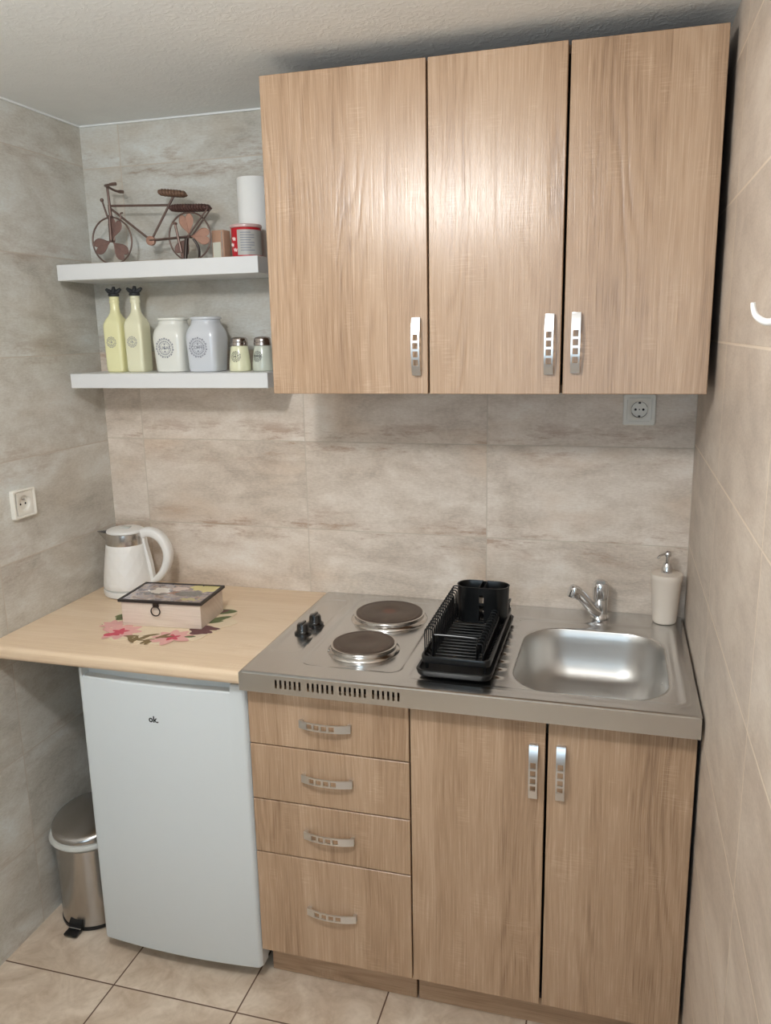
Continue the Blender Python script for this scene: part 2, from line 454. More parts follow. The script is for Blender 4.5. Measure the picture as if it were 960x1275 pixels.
def smoothline(pts, n=6):
    """Catmull-Rom through the points"""
    P = [Vector(p) for p in pts]
    P = [P[0] * 2 - P[1]] + P + [P[-1] * 2 - P[-2]]
    out = []
    for i in range(1, len(P) - 2):
        for k in range(n):
            t = k / n
            a, b, c, d = P[i - 1:i + 3]
            out.append(0.5 * ((2 * b) + (c - a) * t + (2 * a - 5 * b + 4 * c - d) * t * t + (3 * b - a - 3 * c + d) * t ** 3))
    out.append(P[-2])
    return out

def slab(bm, outline, z0, z1):
    return loft(bm, [[(x, y, z0) for x, y in outline], [(x, y, z1) for x, y in outline]])

def text_bm(txt, size, bold=0.0):
    cu = bpy.data.curves.new('txt', 'FONT')
    cu.body = txt; cu.size = size; cu.align_x = 'CENTER'; cu.align_y = 'CENTER'; cu.offset = bold; cu.resolution_u = 3
    o = bpy.data.objects.new('txt', cu); COL.objects.link(o)
    dg = bpy.context.evaluated_depsgraph_get()
    me = bpy.data.meshes.new_from_object(o.evaluated_get(dg))
    bm = BM(); bm.from_mesh(me)
    bpy.data.objects.remove(o); bpy.data.curves.remove(cu); bpy.data.meshes.remove(me)
    return bm

def join(dst, src, fn=None):
    """add bmesh src to dst, mapping its coordinates through fn"""
    mp = {}
    for v in src.verts:
        mp[v] = dst.verts.new(fn(v.co) if fn else v.co)
    for f in src.faces:
        try: nf = dst.faces.new([mp[v] for v in f.verts]); nf.material_index = f.material_index
        except ValueError: pass
    src.free()
    return dst

def ring_flat(bm, r0, r1, seg=40, a0=0.0, a1=2 * PI):
    full = abs(a1 - a0 - 2 * PI) < 1e-6
    n = seg if full else seg + 1
    A = [bm.verts.new((r0 * math.cos(a0 + (a1 - a0) * i / seg), r0 * math.sin(a0 + (a1 - a0) * i / seg), 0)) for i in range(n)]
    B = [bm.verts.new((r1 * math.cos(a0 + (a1 - a0) * i / seg), r1 * math.sin(a0 + (a1 - a0) * i / seg), 0)) for i in range(n)]
    for i in range(seg):
        j = (i + 1) % n
        bm.faces.new((A[i], B[i], B[j], A[j]))
    return bm

def mesh_obj(name, bm, mat, parent=None, smooth=35.0, normals=True):
    if normals: bmesh.ops.recalc_face_normals(bm, faces=bm.faces)
    me = bpy.data.meshes.new(name)
    bm.to_mesh(me); bm.free()
    for m in (mat if isinstance(mat, (list, tuple)) else [mat]): me.materials.append(m)
    if smooth:
        me.polygons.foreach_set('use_smooth', [True] * len(me.polygons))
        me.set_sharp_from_angle(angle=math.radians(smooth))
    o = bpy.data.objects.new(name, me)
    COL.objects.link(o)
    if parent: o.parent = parent
    return o

def shift(bm, d):
    bmesh.ops.translate(bm, verts=bm.verts, vec=Vector(d)); return bm

def wobj(name, bm, mat, parent, smooth=35.0):
    """part given in world coordinates under an unrotated thing"""
    root = parent
    while root.parent: root = root.parent
    shift(bm, -root.location)
    return mesh_obj(name, bm, mat, parent, smooth)

def thing(name, label, cat, loc=(0, 0, 0), rz=0.0, group=None):
    o = bpy.data.objects.new(name, None); COL.objects.link(o)
    o.empty_display_size = 0.05
    o.location = loc; o.rotation_euler = (0, 0, rz)
    o['label'] = label; o['category'] = cat
    if group: o['group'] = group
    return o

def tag(o, label, cat, group=None):
    o['label'] = label; o['category'] = cat
    if group: o['group'] = group
    return o

def structure(name, bm, mat, smooth=None):
    o = mesh_obj(name, bm, mat, None, smooth); o['kind'] = 'structure'; return o

def copy_tree(o, parent=None):
    kids = list(o.children)
    c = o.copy(); COL.objects.link(c)
    if parent: c.parent = parent
    for ch in kids: copy_tree(ch, c)
    return c

# ------------------------------------------------------------------ room shell
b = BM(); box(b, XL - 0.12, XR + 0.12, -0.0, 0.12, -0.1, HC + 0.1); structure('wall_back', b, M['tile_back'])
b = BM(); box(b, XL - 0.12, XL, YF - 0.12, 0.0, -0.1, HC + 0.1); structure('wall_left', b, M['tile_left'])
b = BM(); box(b, XR, XR + 0.12, YF - 0.12, 0.0, -0.1, HC + 0.1); structure('wall_right', b, M['tile_right'])
b = BM(); box(b, XL, XR, YF, 0.0, -0.1, 0.0); structure('floor', b, M['floor'])
b = BM(); box(b, XL, XR, YF, 0.0, HC, HC + 0.1); structure('ceiling', b, M['ceiling'])
# wall behind the photographer, with the window that lets the daylight in
wx0, wx1, wz0, wz1 = -0.05, 0.92, 0.90, 2.05
b = BM()
box(b, XL, wx0, YF - 0.12, YF, 0, HC); box(b, wx1, XR, YF - 0.12, YF, 0, HC)
box(b, wx0, wx1, YF - 0.12, YF, 0, wz0); box(b, wx0, wx1, YF - 0.12, YF, wz1, HC)
structure('wall_front', b, M['paint'])
b = BM()
for x0, x1, z0, z1 in ((wx0, wx0 + .05, wz0, wz1), (wx1 - .05, wx1, wz0, wz1), (wx0, wx1, wz0, wz0 + .05), (wx0, wx1, wz1 - .05, wz1), ((wx0 + wx1) / 2 - .03, (wx0 + wx1) / 2 + .03, wz0, wz1)):
    box(b, x0, x1, YF - 0.08, YF - 0.02, z0, z1, 0.004)
structure('window_1', b, M['white_plastic'])
# thin grout / sealant line along the ceiling edge
b = BM(); box(b, XL + 0.001, XR - 0.001, -0.006, -0.0005, HC - 0.005, HC - 0.0005)
box(b, XL + 0.0005, XL + 0.006, -1.6, -0.006, HC - 0.005, HC - 0.0005); structure('trim_1', b, M['ceiling'])
# ------------------------------------------------------------------ pull handles
def handle_bm(L=0.126, W=0.0190, arch=0.0105):
    """arched strap with four square openings, local: length along z, stands off towards -y"""
    bm = BM()
    zs = [-L / 2]
    n_end = 6
    e0 = 0.17 * L - L / 2      # openings run from here ...
    e1 = L / 2 - 0.25 * L      # ... to here (the plain end is longer at one side)
    cell = (e1 - e0) / 4
    for i in range(1, n_end + 1): zs.append(-L / 2 + (e0 + L / 2) * i / n_end)
    for c in range(4):
        z = e0 + cell * c
        zs += [z + cell * 0.72, z + cell]
    for i in range(1, 5): zs.append(e1 + (L / 2 - e1) * i / 4)
    xs = [-W / 2, -W / 2 + W * .19, W / 2 - W * .19, W / 2]
    def yy(z):
        t = abs(z) / (L / 2)
        return -arch * (1 - t ** 2.3) - 0.0095
    grid = [[bm.verts.new((x, yy(z), z)) for x in xs] for z in zs]
    for i in range(len(zs) - 1):
        zm = (zs[i] + zs[i + 1]) / 2
        for j in range(3):
            if j == 1 and e0 < zm < e1:
                ph = ((zm - e0) / cell) % 1
                if ph < 0.72: continue
            bm.faces.new((grid[i][j], grid[i][j + 1], grid[i + 1][j + 1], grid[i + 1][j]))
    bmesh.ops.recalc_face_normals(bm, faces=bm.faces)
    r = bmesh.ops.solidify(bm, geom=bm.faces[:], thickness=0.0035)
    # feet that reach the door
    for s in (-1, 1):
        box(bm, -W / 2 + 0.0008, W / 2 - 0.0008, -0.0102, 0.0, s * (L / 2 - 0.0048) - 0.0045, s * (L / 2 - 0.0048) + 0.0045, 0.0008)
    return bm

def add_handle(parent, x, y, z, rot, flip=False):
    """rot 'v' or 'h'; world position of the centre on the front face"""
    bm = handle_bm()
    if flip: bmesh.ops.rotate(bm, verts=bm.verts, matrix=Matrix.Rotation(PI, 3, 'Y'))
    if rot == 'h': bmesh.ops.rotate(bm, verts=bm.verts, matrix=Matrix.Rotation(PI / 2, 3, 'Y'))
    shift(bm, (x, y, z))
    return wobj('handle', bm, M['handle'], parent, 40)

# ------------------------------------------------------------------ base cabinets
YD = -0.5637                    # front face of doors and drawers
def panel(bm, x0, x1, z0, z1, yf, t=0.018):
    return box(bm, x0, x1, yf, yf + t, z0, z1, 0.0012, 1)

def carcass(bm, x0, x1, y0, z0, z1, t=0.016, top=True):
    box(bm, x0, x0 + t, y0, -0.004, z0, z1); box(bm, x1 - t, x1, y0, -0.004, z0, z1)
    box(bm, x0 + t, x1 - t, y0, -0.004, z0, z0 + t)
    if top: box(bm, x0 + t, x1 - t, y0, -0.004, z1 - t, z1)
    box(bm, x0 + t, x1 - t, -0.012, -0.004, z0 + t, z1 - t)
    return bm

dc = thing('drawer_cabinet', 'oak-look base unit with four drawers beside the white fridge', 'cabinet', (0.196, -0.28, 0))
b = BM(); carcass(b, 0.002, 0.391, YD + 0.0215, 0.10, 0.822, top=False); wobj('body', b, M['carcass'], dc, None)
b = BM(); box(b, 0.003, 0.390, -0.512, -0.496, 0.001, 0.0995, 0.001, 1); wobj('plinth', b, M['oak_flat'], dc)
zg = [0.8235, 0.6735, 0.5283, 0.3835, 0.1005]
hz = [0.742, 0.603, 0.4535, 0.2445]
for i in range(4):
    b = BM(); panel(b, 0.000, 0.3915, zg[i + 1] + 0.0015, zg[i] - 0.0015, YD)
    d = wobj('drawer', b, M['oak'], dc)
    add_handle(d, 0.194, YD, hz[i], 'h')

sc = thing('sink_cabinet', 'oak-look base unit with two tall doors under the sink', 'cabinet', (0.696, -0.28, 0))
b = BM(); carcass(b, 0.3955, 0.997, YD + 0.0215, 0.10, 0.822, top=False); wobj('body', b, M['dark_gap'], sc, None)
b = BM(); box(b, 0.3955, 0.996, -0.512, -0.496, 0.001, 0.0995, 0.001, 1); wobj('plinth', b, M['oak_flat'], sc)
b = BM(); panel(b, 0.3950, 0.6925, 0.102, 0.822, YD); d1 = wobj('door', b, M['oak'], sc); add_handle(d1, 0.669, YD, 0.694, 'v')
b = BM(); panel(b, 0.6985, 0.9955, 0.102, 0.822, YD); d2 = wobj('door', b, M['oak'], sc); add_handle(d2, 0.7265, YD, 0.697, 'v')

# ------------------------------------------------------------------ wall cabinets
DU = -0.389; ZU0, ZU1 = 1.487, 2.176
w1 = thing('wall_cabinet', 'single-door oak-look wall cabinet next to the white shelves', 'cabinet', (0.216, -0.19, ZU0))
b = BM(); carcass(b, 0.030, 0.4025, DU + 0.021, ZU0 + 0.001, ZU1 - 0.001); wobj('body', b, M['carcass'], w1, None)
b = BM(); panel(b, 0.0284, 0.4015, ZU0, ZU1, DU); d = wobj('door', b, M['oak'], w1); add_handle(d, 0.3775, DU, 1.5915, 'v')
w2 = thing('wall_cabinet', 'double-door oak-look wall cabinet hanging over the sink', 'cabinet', (0.695, -0.19, ZU0))
b = BM(); carcass(b, 0.404, 0.984, DU + 0.021, ZU0 + 0.001, ZU1 - 0.001); wobj('body', b, M['carcass'], w2, None)
b = BM(); panel(b, 0.4065, 0.6915, ZU0, ZU1, DU); d = wobj('door', b, M['oak'], w2); add_handle(d, 0.6685, DU, 1.5925, 'v')
hinge = Vector((0.4065, DU + 0.018, ZU0)) - w2.location        # this door stands a touch ajar
d.matrix_basis = Matrix.Translation(hinge) @ Matrix.Rotation(math.radians(-1.5), 4, 'Z') @ Matrix.Translation(-hinge)
b = BM(); panel(b, 0.6965, 0.9867, ZU0, ZU1 + 0.001, DU); d = wobj('door', b, M['oak'], w2); add_handle(d, 0.722, DU, 1.5945, 'v')

# ------------------------------------------------------------------ white wall shelves
def shelf(z0, z1, x0, x1, label):
    b = BM(); box(b, x0, x1, -0.20, -0.001, z0, z1, 0.0012, 1)
    o = mesh_obj('wall_shelf', b, M['shelf_white'])
    return tag(o, label, 'shelf', 'white floating shelves')
ZS1, ZS2 = 1.8205, 1.5270
shelf(ZS1 - 0.042, ZS1, -0.678, -0.081, 'upper white floating shelf carrying the wire bicycle')
shelf(ZS2 - 0.040, ZS2, -0.669, -0.070, 'lower white floating shelf carrying bottles and canisters')

# ------------------------------------------------------------------ wooden worktop
b = BM()
prof = []
for y, z in ((-0.002, ZW - 0.034), (-0.588, ZW - 0.034)): prof.append((y, z))
for i in range(7):
    a = -PI / 2 - (PI / 2) * i / 6
    prof.append((-0.588 + 0.012 * math.cos(a), ZW - 0.022 + 0.012 * math.sin(a)))
for i in range(7):
    a = PI - (PI / 2) * i / 6
    prof.append((-0.588 + 0.012 * math.cos(a), ZW - 0.012 + 0.012 * math.sin(a)))
prof.append((-0.002, ZW))
loft(b, [[(XL + 0.001, y, z) for y, z in prof], [(-0.0015, y, z) for y, z in prof]])
tag(mesh_obj('worktop', b, M['worktop'], None, 30), 'pale wood-grain worktop over the fridge and bin', 'worktop')

# ------------------------------------------------------------------ steel hob-and-sink top
def sd_rr(x, y, cx, cy, hw, hh, r):
    qx, qy = abs(x - cx) - hw + r, abs(y - cy) - hh + r
    return math.hypot(max(qx, 0), max(qy, 0)) + min(max(qx, qy), 0) - r
def sst(a, b_, v):
    t = max(0, min(1, (v - a) / (b_ - a))); return t * t * (3 - 2 * t)
BX, BY, BHW, BHH, BR = 0.776, -0.345, 0.167, 0.196, 0.098
def bowl_sd(x, y): return sd_rr(x, y, BX, BY, BHW, BHH, BR)
X0, X1, Y0, Y1 = 0.0, 0.9985, -0.600, -0.002
def steel_z(x, y):
    z = 0.0
    z -= 0.0035 * (1 - sst(-0.006, 0.004, sd_rr(x, y, 0.240, -0.282, 0.121, 0.246, 0.030)))     # hob panel
    z -= 0.0035 * (1 - sst(-0.006, 0.004, sd_rr(x, y, 0.055, -0.265, 0.036, 0.203, 0.020)))     # knob panel
    z -= 0.003 * (1 - sst(-0.006, 0.004, sd_rr(x, y, 0.676, -0.325, 0.290, 0.222, 0.020)))      # drainer and sink panel
    z += 0.0022 * (1 - sst(-0.004, 0.004, abs(sd_rr(x, y, 0.676, -0.325, 0.309, 0.240, 0.03))))  # outer bead
    if 0.385 < x < 0.60 and -0.52 < y < -0.10:                                                   # drainer ribs
        k = (y + 0.122) / 0.0465
        f = (k - round(k)) * 0.0465
        if -8.4 < k < 0.4:
            z += 0.0045 * (1 - sst(0.0, 0.010, abs(f))) * (1 - sst(0.575, 0.593, x)) * sst(0.395, 0.41, x)
    d = bowl_sd(x, y)
    if d < 0.008: z -= 0.0035 * (1 - max(0, d) / 0.008) ** 2
    # rolled outer edges
    e = min(x - X0, X1 - x, y - Y0)
    if e < 0.006: z -= 0.006 * (1 - max(e, 0) / 0.006) ** 2.2 * 0.6
    return z
st = thing('steel_hob_and_sink_top', 'stainless steel kitchen top with hob, drainer and sink', 'kitchen top', (0.5, -0.3, ZC))
b = BM()
H = 0.004
nx = int(round((X1 - X0) / H)); ny = int(round((Y1 - Y0) / H))
grid = []
for j in range(ny + 1):
    row = []
    for i in range(nx + 1):
        x = X0 + (X1 - X0) * i / nx; y = Y0 + (Y1 - Y0) * j / ny
        d = bowl_sd(x, y)
        if abs(d) < H * 0.55:
            e = 1e-4
            gx = (bowl_sd(x + e, y) - d) / e; gy = (bowl_sd(x, y + e) - d) / e
            g = math.hypot(gx, gy) or 1
            x -= d * gx / g; y -= d * gy / g
        row.append((x, y))
    grid.append(row)
vv = {}
def gv(i, j):
    if (i, j) not in vv:
        x, y = grid[j][i]; vv[(i, j)] = b.verts.new((x, y, ZC + steel_z(x, y)))
    return vv[(i, j)]
for j in range(ny):
    for i in range(nx):
        cx = sum(grid[q][p][0] for p, q in ((i, j), (i + 1, j), (i, j + 1), (i + 1, j + 1))) / 4
        cy = sum(grid[q][p][1] for p, q in ((i, j), (i + 1, j), (i, j + 1), (i + 1, j + 1))) / 4
        corners = [grid[q][p] for p, q in ((i, j), (i + 1, j), (i + 1, j + 1), (i, j + 1))]
        ins = [bowl_sd(*c) < 1e-4 for c in corners]
        if all(ins): continue
        if any(bowl_sd(*c) < -H * 0.4 for c in corners):
            # cut the inner corner off
            keep = [p for p, c in zip(((i, j), (i + 1, j), (i + 1, j + 1), (i, j + 1)), corners) if bowl_sd(*c) >= -H * 0.4]
            if len(keep) == 3: b.faces.new([gv(*p) for p in keep])
            continue
        b.faces.new((gv(i, j), gv(i + 1, j), gv(i + 1, j + 1), gv(i, j + 1)))
wobj('deck', b, M['steel'], st, 50)
# front lip with the four groups of vent slots, left and right returns
b = BM()
ZL = 0.8245
xs = [0.0]; slots = []
for g0 in (0.0885, 0.1665, 0.2425, 0.3190):
    for k in range(6):
        a = g0 + k * 0.0115
        xs += [a, a + 0.0048]; slots.append((a, a + 0.0048))
xs.append(X1)
zs = [ZL, 0.8385, 0.8590, ZC - 0.0036]
V = [[b.verts.new((x, Y0, z)) for x in xs] for z in zs]
for r in range(3):
    for i in range(len(xs) - 1):
        if r == 1 and any(abs(xs[i] - s0) < 1e-6 for s0, s1 in slots): continue
        b.faces.new((V[r][i], V[r][i + 1], V[r + 1][i + 1], V[r + 1][i]))
for x in (X0, X1):
    b.faces.new([b.verts.new(p) for p in ((x, Y0, ZL), (x, -0.003, ZL), (x, -0.003, ZC - 0.0036), (x, Y0, ZC - 0.0036))])
bmesh.ops.recalc_face_normals(b, faces=b.faces)
bmesh.ops.solidify(b, geom=b.faces[:], thickness=0.0012)
wobj('front_lip', b, M['steel'], st, 30)
# bowl
def bowl_ring(off, z, k=10):
    hw, hh, r = BHW - off, BHH - off, max(BR - off * 0.55, 0.03)
    return [(BX + x, BY + y, z) for x, y in rrect(-hw, hw, -hh, hh, r, k)]
b = BM()
D = 0.135
rings = [bowl_ring(-0.003, ZC - 0.0062), bowl_ring(0.0, ZC - 0.0048), bowl_ring(0.002, ZC - 0.008)]
for i in range(1, 15):
    t = i / 14
    a = t * PI / 2
    rings.append(bowl_ring(0.004 + 0.018 * t + 0.052 * (1 - math.cos(a)) ** 1.6, ZC - 0.010 - (D - 0.010) * math.sin(a) ** 0.9))
rings.append(bowl_ring(0.115, ZC - D - 0.003)); rings.append(bowl_ring(0.150, ZC - D - 0.004))
loft(b, rings, False, True)
bw = wobj('sink_bowl', b, M['bowl_steel'], st, 60)
b = BM(); lathe(b, [(0.026, ZC - D - 0.0035), (0.026, ZC - D - 0.001), (0.020, ZC - D - 0.0015), (0.016, ZC - D - 0.003), (0.002, ZC - D - 0.003)], BX, BY, 28)
wobj('drain', b, M['chrome'], bw)
b = BM(); 
lathe(b, [(0.0028, 0), (0.0028, 0.001), (0.0015, 0.0018)], 0, 0, 12)
bmesh.ops.rotate(b, verts=b.verts, matrix=Matrix.Rotation(-PI / 2, 3, 'Y')); shift(b, (BX + BHW - 0.0085, BY - 0.03, ZC - 0.034))
wobj('overflow_screw', b, M['chrome'], bw)
# electric plates
def hotplate(cx, cy, r, mat):
    z = ZC - 0.0036
    b = BM()
    lathe(b, [(r + 0.013, z), (r + 0.0115, z + 0.003), (r + 0.004, z + 0.0075), (r + 0.003, z + 0.013), (r + 0.0045, z + 0.0165), (r + 0.002, z + 0.0175), (r - 0.003, z + 0.0165)], cx, cy, 64, True, True)
    rim = wobj('hotplate', b, M['chrome_soft'], st, 40)
    b = BM()
    lathe(b, [(r - 0.001, 0.0), (r - 0.001, 0.0025), (r - 0.004, 0.0038), (r - 0.010, 0.0040), (r - 0.011, 0.0034), (r - 0.013, 0.0040), (0.030, 0.0040), (0.027, 0.0030), (0.004, 0.0030)], 0, 0, 64)
    o = mesh_obj('heating_disc', b, mat, rim, 30)
    o.location = Vector((cx, cy, z + 0.0168)) - st.location
M['chrome_soft'] = steel_mat('polished_rim_steel', (0.66, 0.63, 0.60, 1), 0.16, None, 0)
hotplate(0.2405, -0.172, 0.0905, M['plate_dot'])
hotplate(0.2390, -0.401, 0.0760, M['plate'])
def knob(x, y, a):
    b = BM(); z = ZC - 0.0036
    lathe(b, [(0.0225, z), (0.0225, z + 0.004), (0.019, z + 0.0065), (0.0165, z + 0.010), (0.0155, z + 0.024), (0.013, z + 0.0275), (0.006, z + 0.0285)], x, y, 32)
    box(b, x - 0.004, x + 0.004, y - 0.0165, y + 0.0165, z + 0.011, z + 0.0315, 0.0025)
    b.verts.ensure_lookup_table()
    wobj('knob', b, M['black_gloss'], st, 40)
knob(0.0535, -0.333, 0); knob(0.0605, -0.263, 0)

# ------------------------------------------------------------------ tap
fx, fy = 0.788, -0.0535
tp = thing('tap', 'chrome single-lever mixer tap behind the sink bowl', 'tap', (fx, fy, ZC + 0.0006))
b = BM()
lathe(b, [(0.024, 0.0), (0.0245, 0.004), (0.021, 0.008), (0.0195, 0.012), (0.0195, 0.052), (0.0205, 0.054)], 0, 0, 32)
mesh_obj('body', b, M['chrome'], tp)
b = BM()
lathe(b, [(0.0205, 0.0545), (0.0212, 0.060), (0.0212, 0.086), (0.020, 0.094), (0.016, 0.100), (0.009, 0.1035), (0.002, 0.1045)], 0, 0, 32)
lev = [[(x, yy + 0.0, z) for x, z in ((-0.012, zz - 0.004), (0.012, zz - 0.004), (0.010, zz + 0.004), (-0.010, zz + 0.004))] for yy, zz in ((0.012, 0.094), (-0.006, 0.101), (-0.022, 0.1035))]
loft(b, lev)
mesh_obj('lever', b, M['chrome'], tp, 40)
b = BM()
pth = smoothline([(-0.006, -0.010, 0.016), (-0.020, -0.022, 0.030), (-0.040, -0.038, 0.060), (-0.058, -0.051, 0.082), (-0.070, -0.058, 0.087)], 6)
tube(b, pth, [0.0150 - 0.001 * min(1, i / 10) + (0.004 * max(0, (i - 16) / 8)) for i in range(len(pth))], 16)
sp = mesh_obj('spout', b, M['chrome'], tp, 50)
b = BM()
lathe(b, [(0.0155, 0.0), (0.0165, 0.003), (0.0165, 0.019), (0.0172, 0.023), (0.015, 0.028), (0.006, 0.031)], 0, 0, 28)
bmesh.ops.rotate(b, verts=b.verts, matrix=Matrix.Rotation(math.radians(-22), 3, Vector((0.6, -0.8, 0)).normalized()))
shift(b, (-0.069, -0.056, 0.068))
mesh_obj('aerator', b, M['chrome'], sp, 40)

# ------------------------------------------------------------------ soap dispenser
sd = thing('soap_dispenser', 'tapered ivory soap dispenser with chrome pump in the right corner', 'soap dispenser', (0.951, -0.052, ZC + 0.0006))
b = BM()
lathe(b, [(0.020, 0.0), (0.027, 0.0008), (0.0295, 0.004), (0.0305, 0.012), (0.0375, 0.112), (0.0395, 0.116), (0.0400, 0.128), (0.0385, 0.1315), (0.018, 0.1335), (0.010, 0.1335)], 0, 0, 40)
mesh_obj('bottle', b, M['soap'], sd, 40)
b = BM()
lathe(b, [(0.0135, 0.1335), (0.0135, 0.146), (0.0115, 0.150), (0.010, 0.158), (0.005, 0.163), (0.0045, 0.176), (0.0085, 0.178), (0.0090, 0.184), (0.0065, 0.190), (0.002, 0.1925)], 0, 0, 24)
tube(b, smoothline([(0, 0, 0.182), (-0.010, -0.007, 0.184), (-0.020, -0.014, 0.181), (-0.025, -0.018, 0.174)], 4), 0.0030, 10)
mesh_obj('pump', b, M['chrome'], sd, 40)

# ------------------------------------------------------------------ dish rack
dr = thing('dish_rack', 'black wire dish rack with drip tray and cutlery cup on the drainer', 'dish rack', (0.488, -0.345, ZC))
tx0, tx1, ty0, ty1 = 0.404, 0.5715, -0.548, -0.135
b = BM()
zt = ZC + 0.0045
R_ = []
for off, z in ((0.008, 0.0), (0.002, 0.002), (0.0, 0.006), (-0.002, 0.015), (0.0, 0.0168), (0.004, 0.0160), (0.005, 0.008), (0.010, 0.005)):
    R_.append([(x, y, zt + z) for x, y in rrect(tx0 + off, tx1 - off, ty0 + off, ty1 - off, 0.022, 6)])
loft(b, R_)
wobj('drip_tray', b, M['black_plastic'], dr, 40)
bx0, bx1, by0, by1 = 0.4105, 0.5655, -0.522, -0.142
b = BM()
R_ = []
for off, z in ((0.0, 0.028), (-0.001, 0.040), (0.0, 0.0435), (0.004, 0.0435), (0.005, 0.040), (0.005, 0.028)):
    R_.append([(x, y, ZC + z) for x, y in rrect(bx0 + off, bx1 - off, by0 + off, by1 - off, 0.016, 5)])
R_.append(R_[0])
loft(b, R_, False, False)
bmesh.ops.remove_doubles(b, verts=b.verts, dist=1e-5)
wobj('basket_rim', b, M['black_plastic'], dr, 40)
for fxx, fyy in ((bx0 + .012, by0 + .012), (bx1 - .012, by0 + .012), (bx0 + .012, by1 - .012), (bx1 - .012, by1 - .012)):
    b = BM(); tube(b, [(fxx, fyy, zt + 0.0075), (fxx, fyy, ZC + 0.034)], 0.004, 10); wobj('foot', b, M['black_plastic'], dr)
def hairpin(y, xa, xb, za, zb, z1):
    """inverted U of wire standing across the rim, legs at xa and xb"""
    return smoothline([(xa, y, za), (xa, y, (za + z1) / 2), (xa, y, z1 - 0.007), (xa + (xb - xa) * 0.16, y, z1 - 0.0014), ((xa + xb) / 2, y, z1), (xb - (xb - xa) * 0.16, y, z1 - 0.0014), (xb, y, z1 - 0.007), (xb, y, (zb + z1) / 2), (xb, y, zb)], 3)
y = by0 + 0.030
while y < by1 - 0.012:
    b = BM(); tube(b, hairpin(y, bx0 + 0.003, bx0 + 0.021, ZC + 0.042, ZC + 0.027, ZC + 0.098), 0.0017, 6); wobj('tine', b, M['black_wire'], dr)
    b = BM(); tube(b, hairpin(y, bx1 - 0.034, bx1 - 0.020, ZC + 0.027, ZC + 0.030, ZC + 0.072), 0.0017, 6); wobj('tine', b, M['black_wire'], dr)
    y += 0.0192
y = by0 + 0.025
while y < by1 - 0.01:
    b = BM(); tube(b, [(bx0 + 0.004, y, ZC + 0.034), (bx0 + 0.014, y, ZC + 0.026), (bx1 - 0.014, y, ZC + 0.026), (bx1 - 0.004, y, ZC + 0.034)], 0.0016, 6); wobj('floor_wire', b, M['black_wire'], dr)
    y += 0.0188
for z, xa, xb in ((ZC + 0.0835, bx0 + 0.022, bx1 - 0.034),):
    b = BM(); tube(b, smoothline([(xa, by0 + 0.034, ZC + 0.03), (xa, by0 + 0.034, z - 0.006), (xa + 0.006, by0 + 0.034, z), (xb - 0.006, by0 + 0.034, z - 0.001), (xb, by0 + 0.034, z - 0.008), (xb, by0 + 0.034, ZC + 0.03)], 4), 0.0021, 8); wobj('cross_bar', b, M['black_wire'], dr)
# solid right flank and its sloping guard
b = BM(); box(b, bx1 - 0.020, bx1 - 0.016, by0 + 0.02, by1 - 0.005, ZC + 0.024, ZC + 0.052, 0.001, 1); wobj('side_guard', b, M['black_plastic'], dr)
b = BM()
tube(b, smoothline([(bx1 - 0.003, by1 - 0.07, ZC + 0.042), (bx1 - 0.002, by1 - 0.065, ZC + 0.062), (bx1 - 0.002, by1 - 0.01, ZC + 0.066), (bx1 - 0.006, by1 - 0.004, ZC + 0.060), (bx1 - 0.006, by1 - 0.004, ZC + 0.042)], 4), 0.0022, 8)
wobj('rear_loop', b, M['black_wire'], dr)
# cutlery cup: two round cells joined by a slotted web
hx0, hx1, hy0, hy1, hz0, hz1 = 0.437, 0.5685, -0.252, -0.186, ZC + 0.0285, ZC + 0.124
b = BM()
def cup(xa, xb, left):
    """one cell, round at the outer end and square at the web"""
    R_ = []
    for off, z in ((0.006, hz0), (0.003, hz0 + 0.002), (0.0, hz1 - 0.002), (-0.0008, hz1), (0.0015, hz1), (0.003, hz1 - 0.004), (0.006, hz0 + 0.004)):
        o = off; hw = (hy1 - hy0) / 2 - o; ym = (hy0 + hy1) / 2
        if left:
            pts = [(xb - max(o, 0) * 0.4, ym + hw), ] + [(xa + o + hw + hw * math.cos(a), ym + hw * math.sin(a)) for a in [PI / 2 + PI * q / 16 for q in range(17)]] + [(xb - max(o, 0) * 0.4, ym - hw)]
        else:
            pts = [(xa + max(o, 0) * 0.4, ym - hw), ] + [(xb - o - hw + hw * math.cos(a), ym + hw * math.sin(a)) for a in [-PI / 2 + PI * q / 16 for q in range(17)]] + [(xa + max(o, 0) * 0.4, ym + hw)]
        R_.append([(x, y, z) for x, y in pts])
    loft(b, R_)
xm = (hx0 + hx1) / 2; gw2 = 0.0052
cup(hx0, xm - gw2, True); cup(xm + gw2, hx1, False)
for z0, z1 in ((hz1 - 0.020, hz1 - 0.001), (hz1 - 0.046, hz1 - 0.041), (hz0 + 0.001, hz0 + 0.008)):
    for ya in (hy0 + 0.0012, hy1 - 0.0042):
        box(b, xm - gw2 - 0.001, xm + gw2 + 0.001, ya, ya + 0.003, z0, z1)
wobj('cutlery_cup', b, M['black_plastic'], dr, 40)

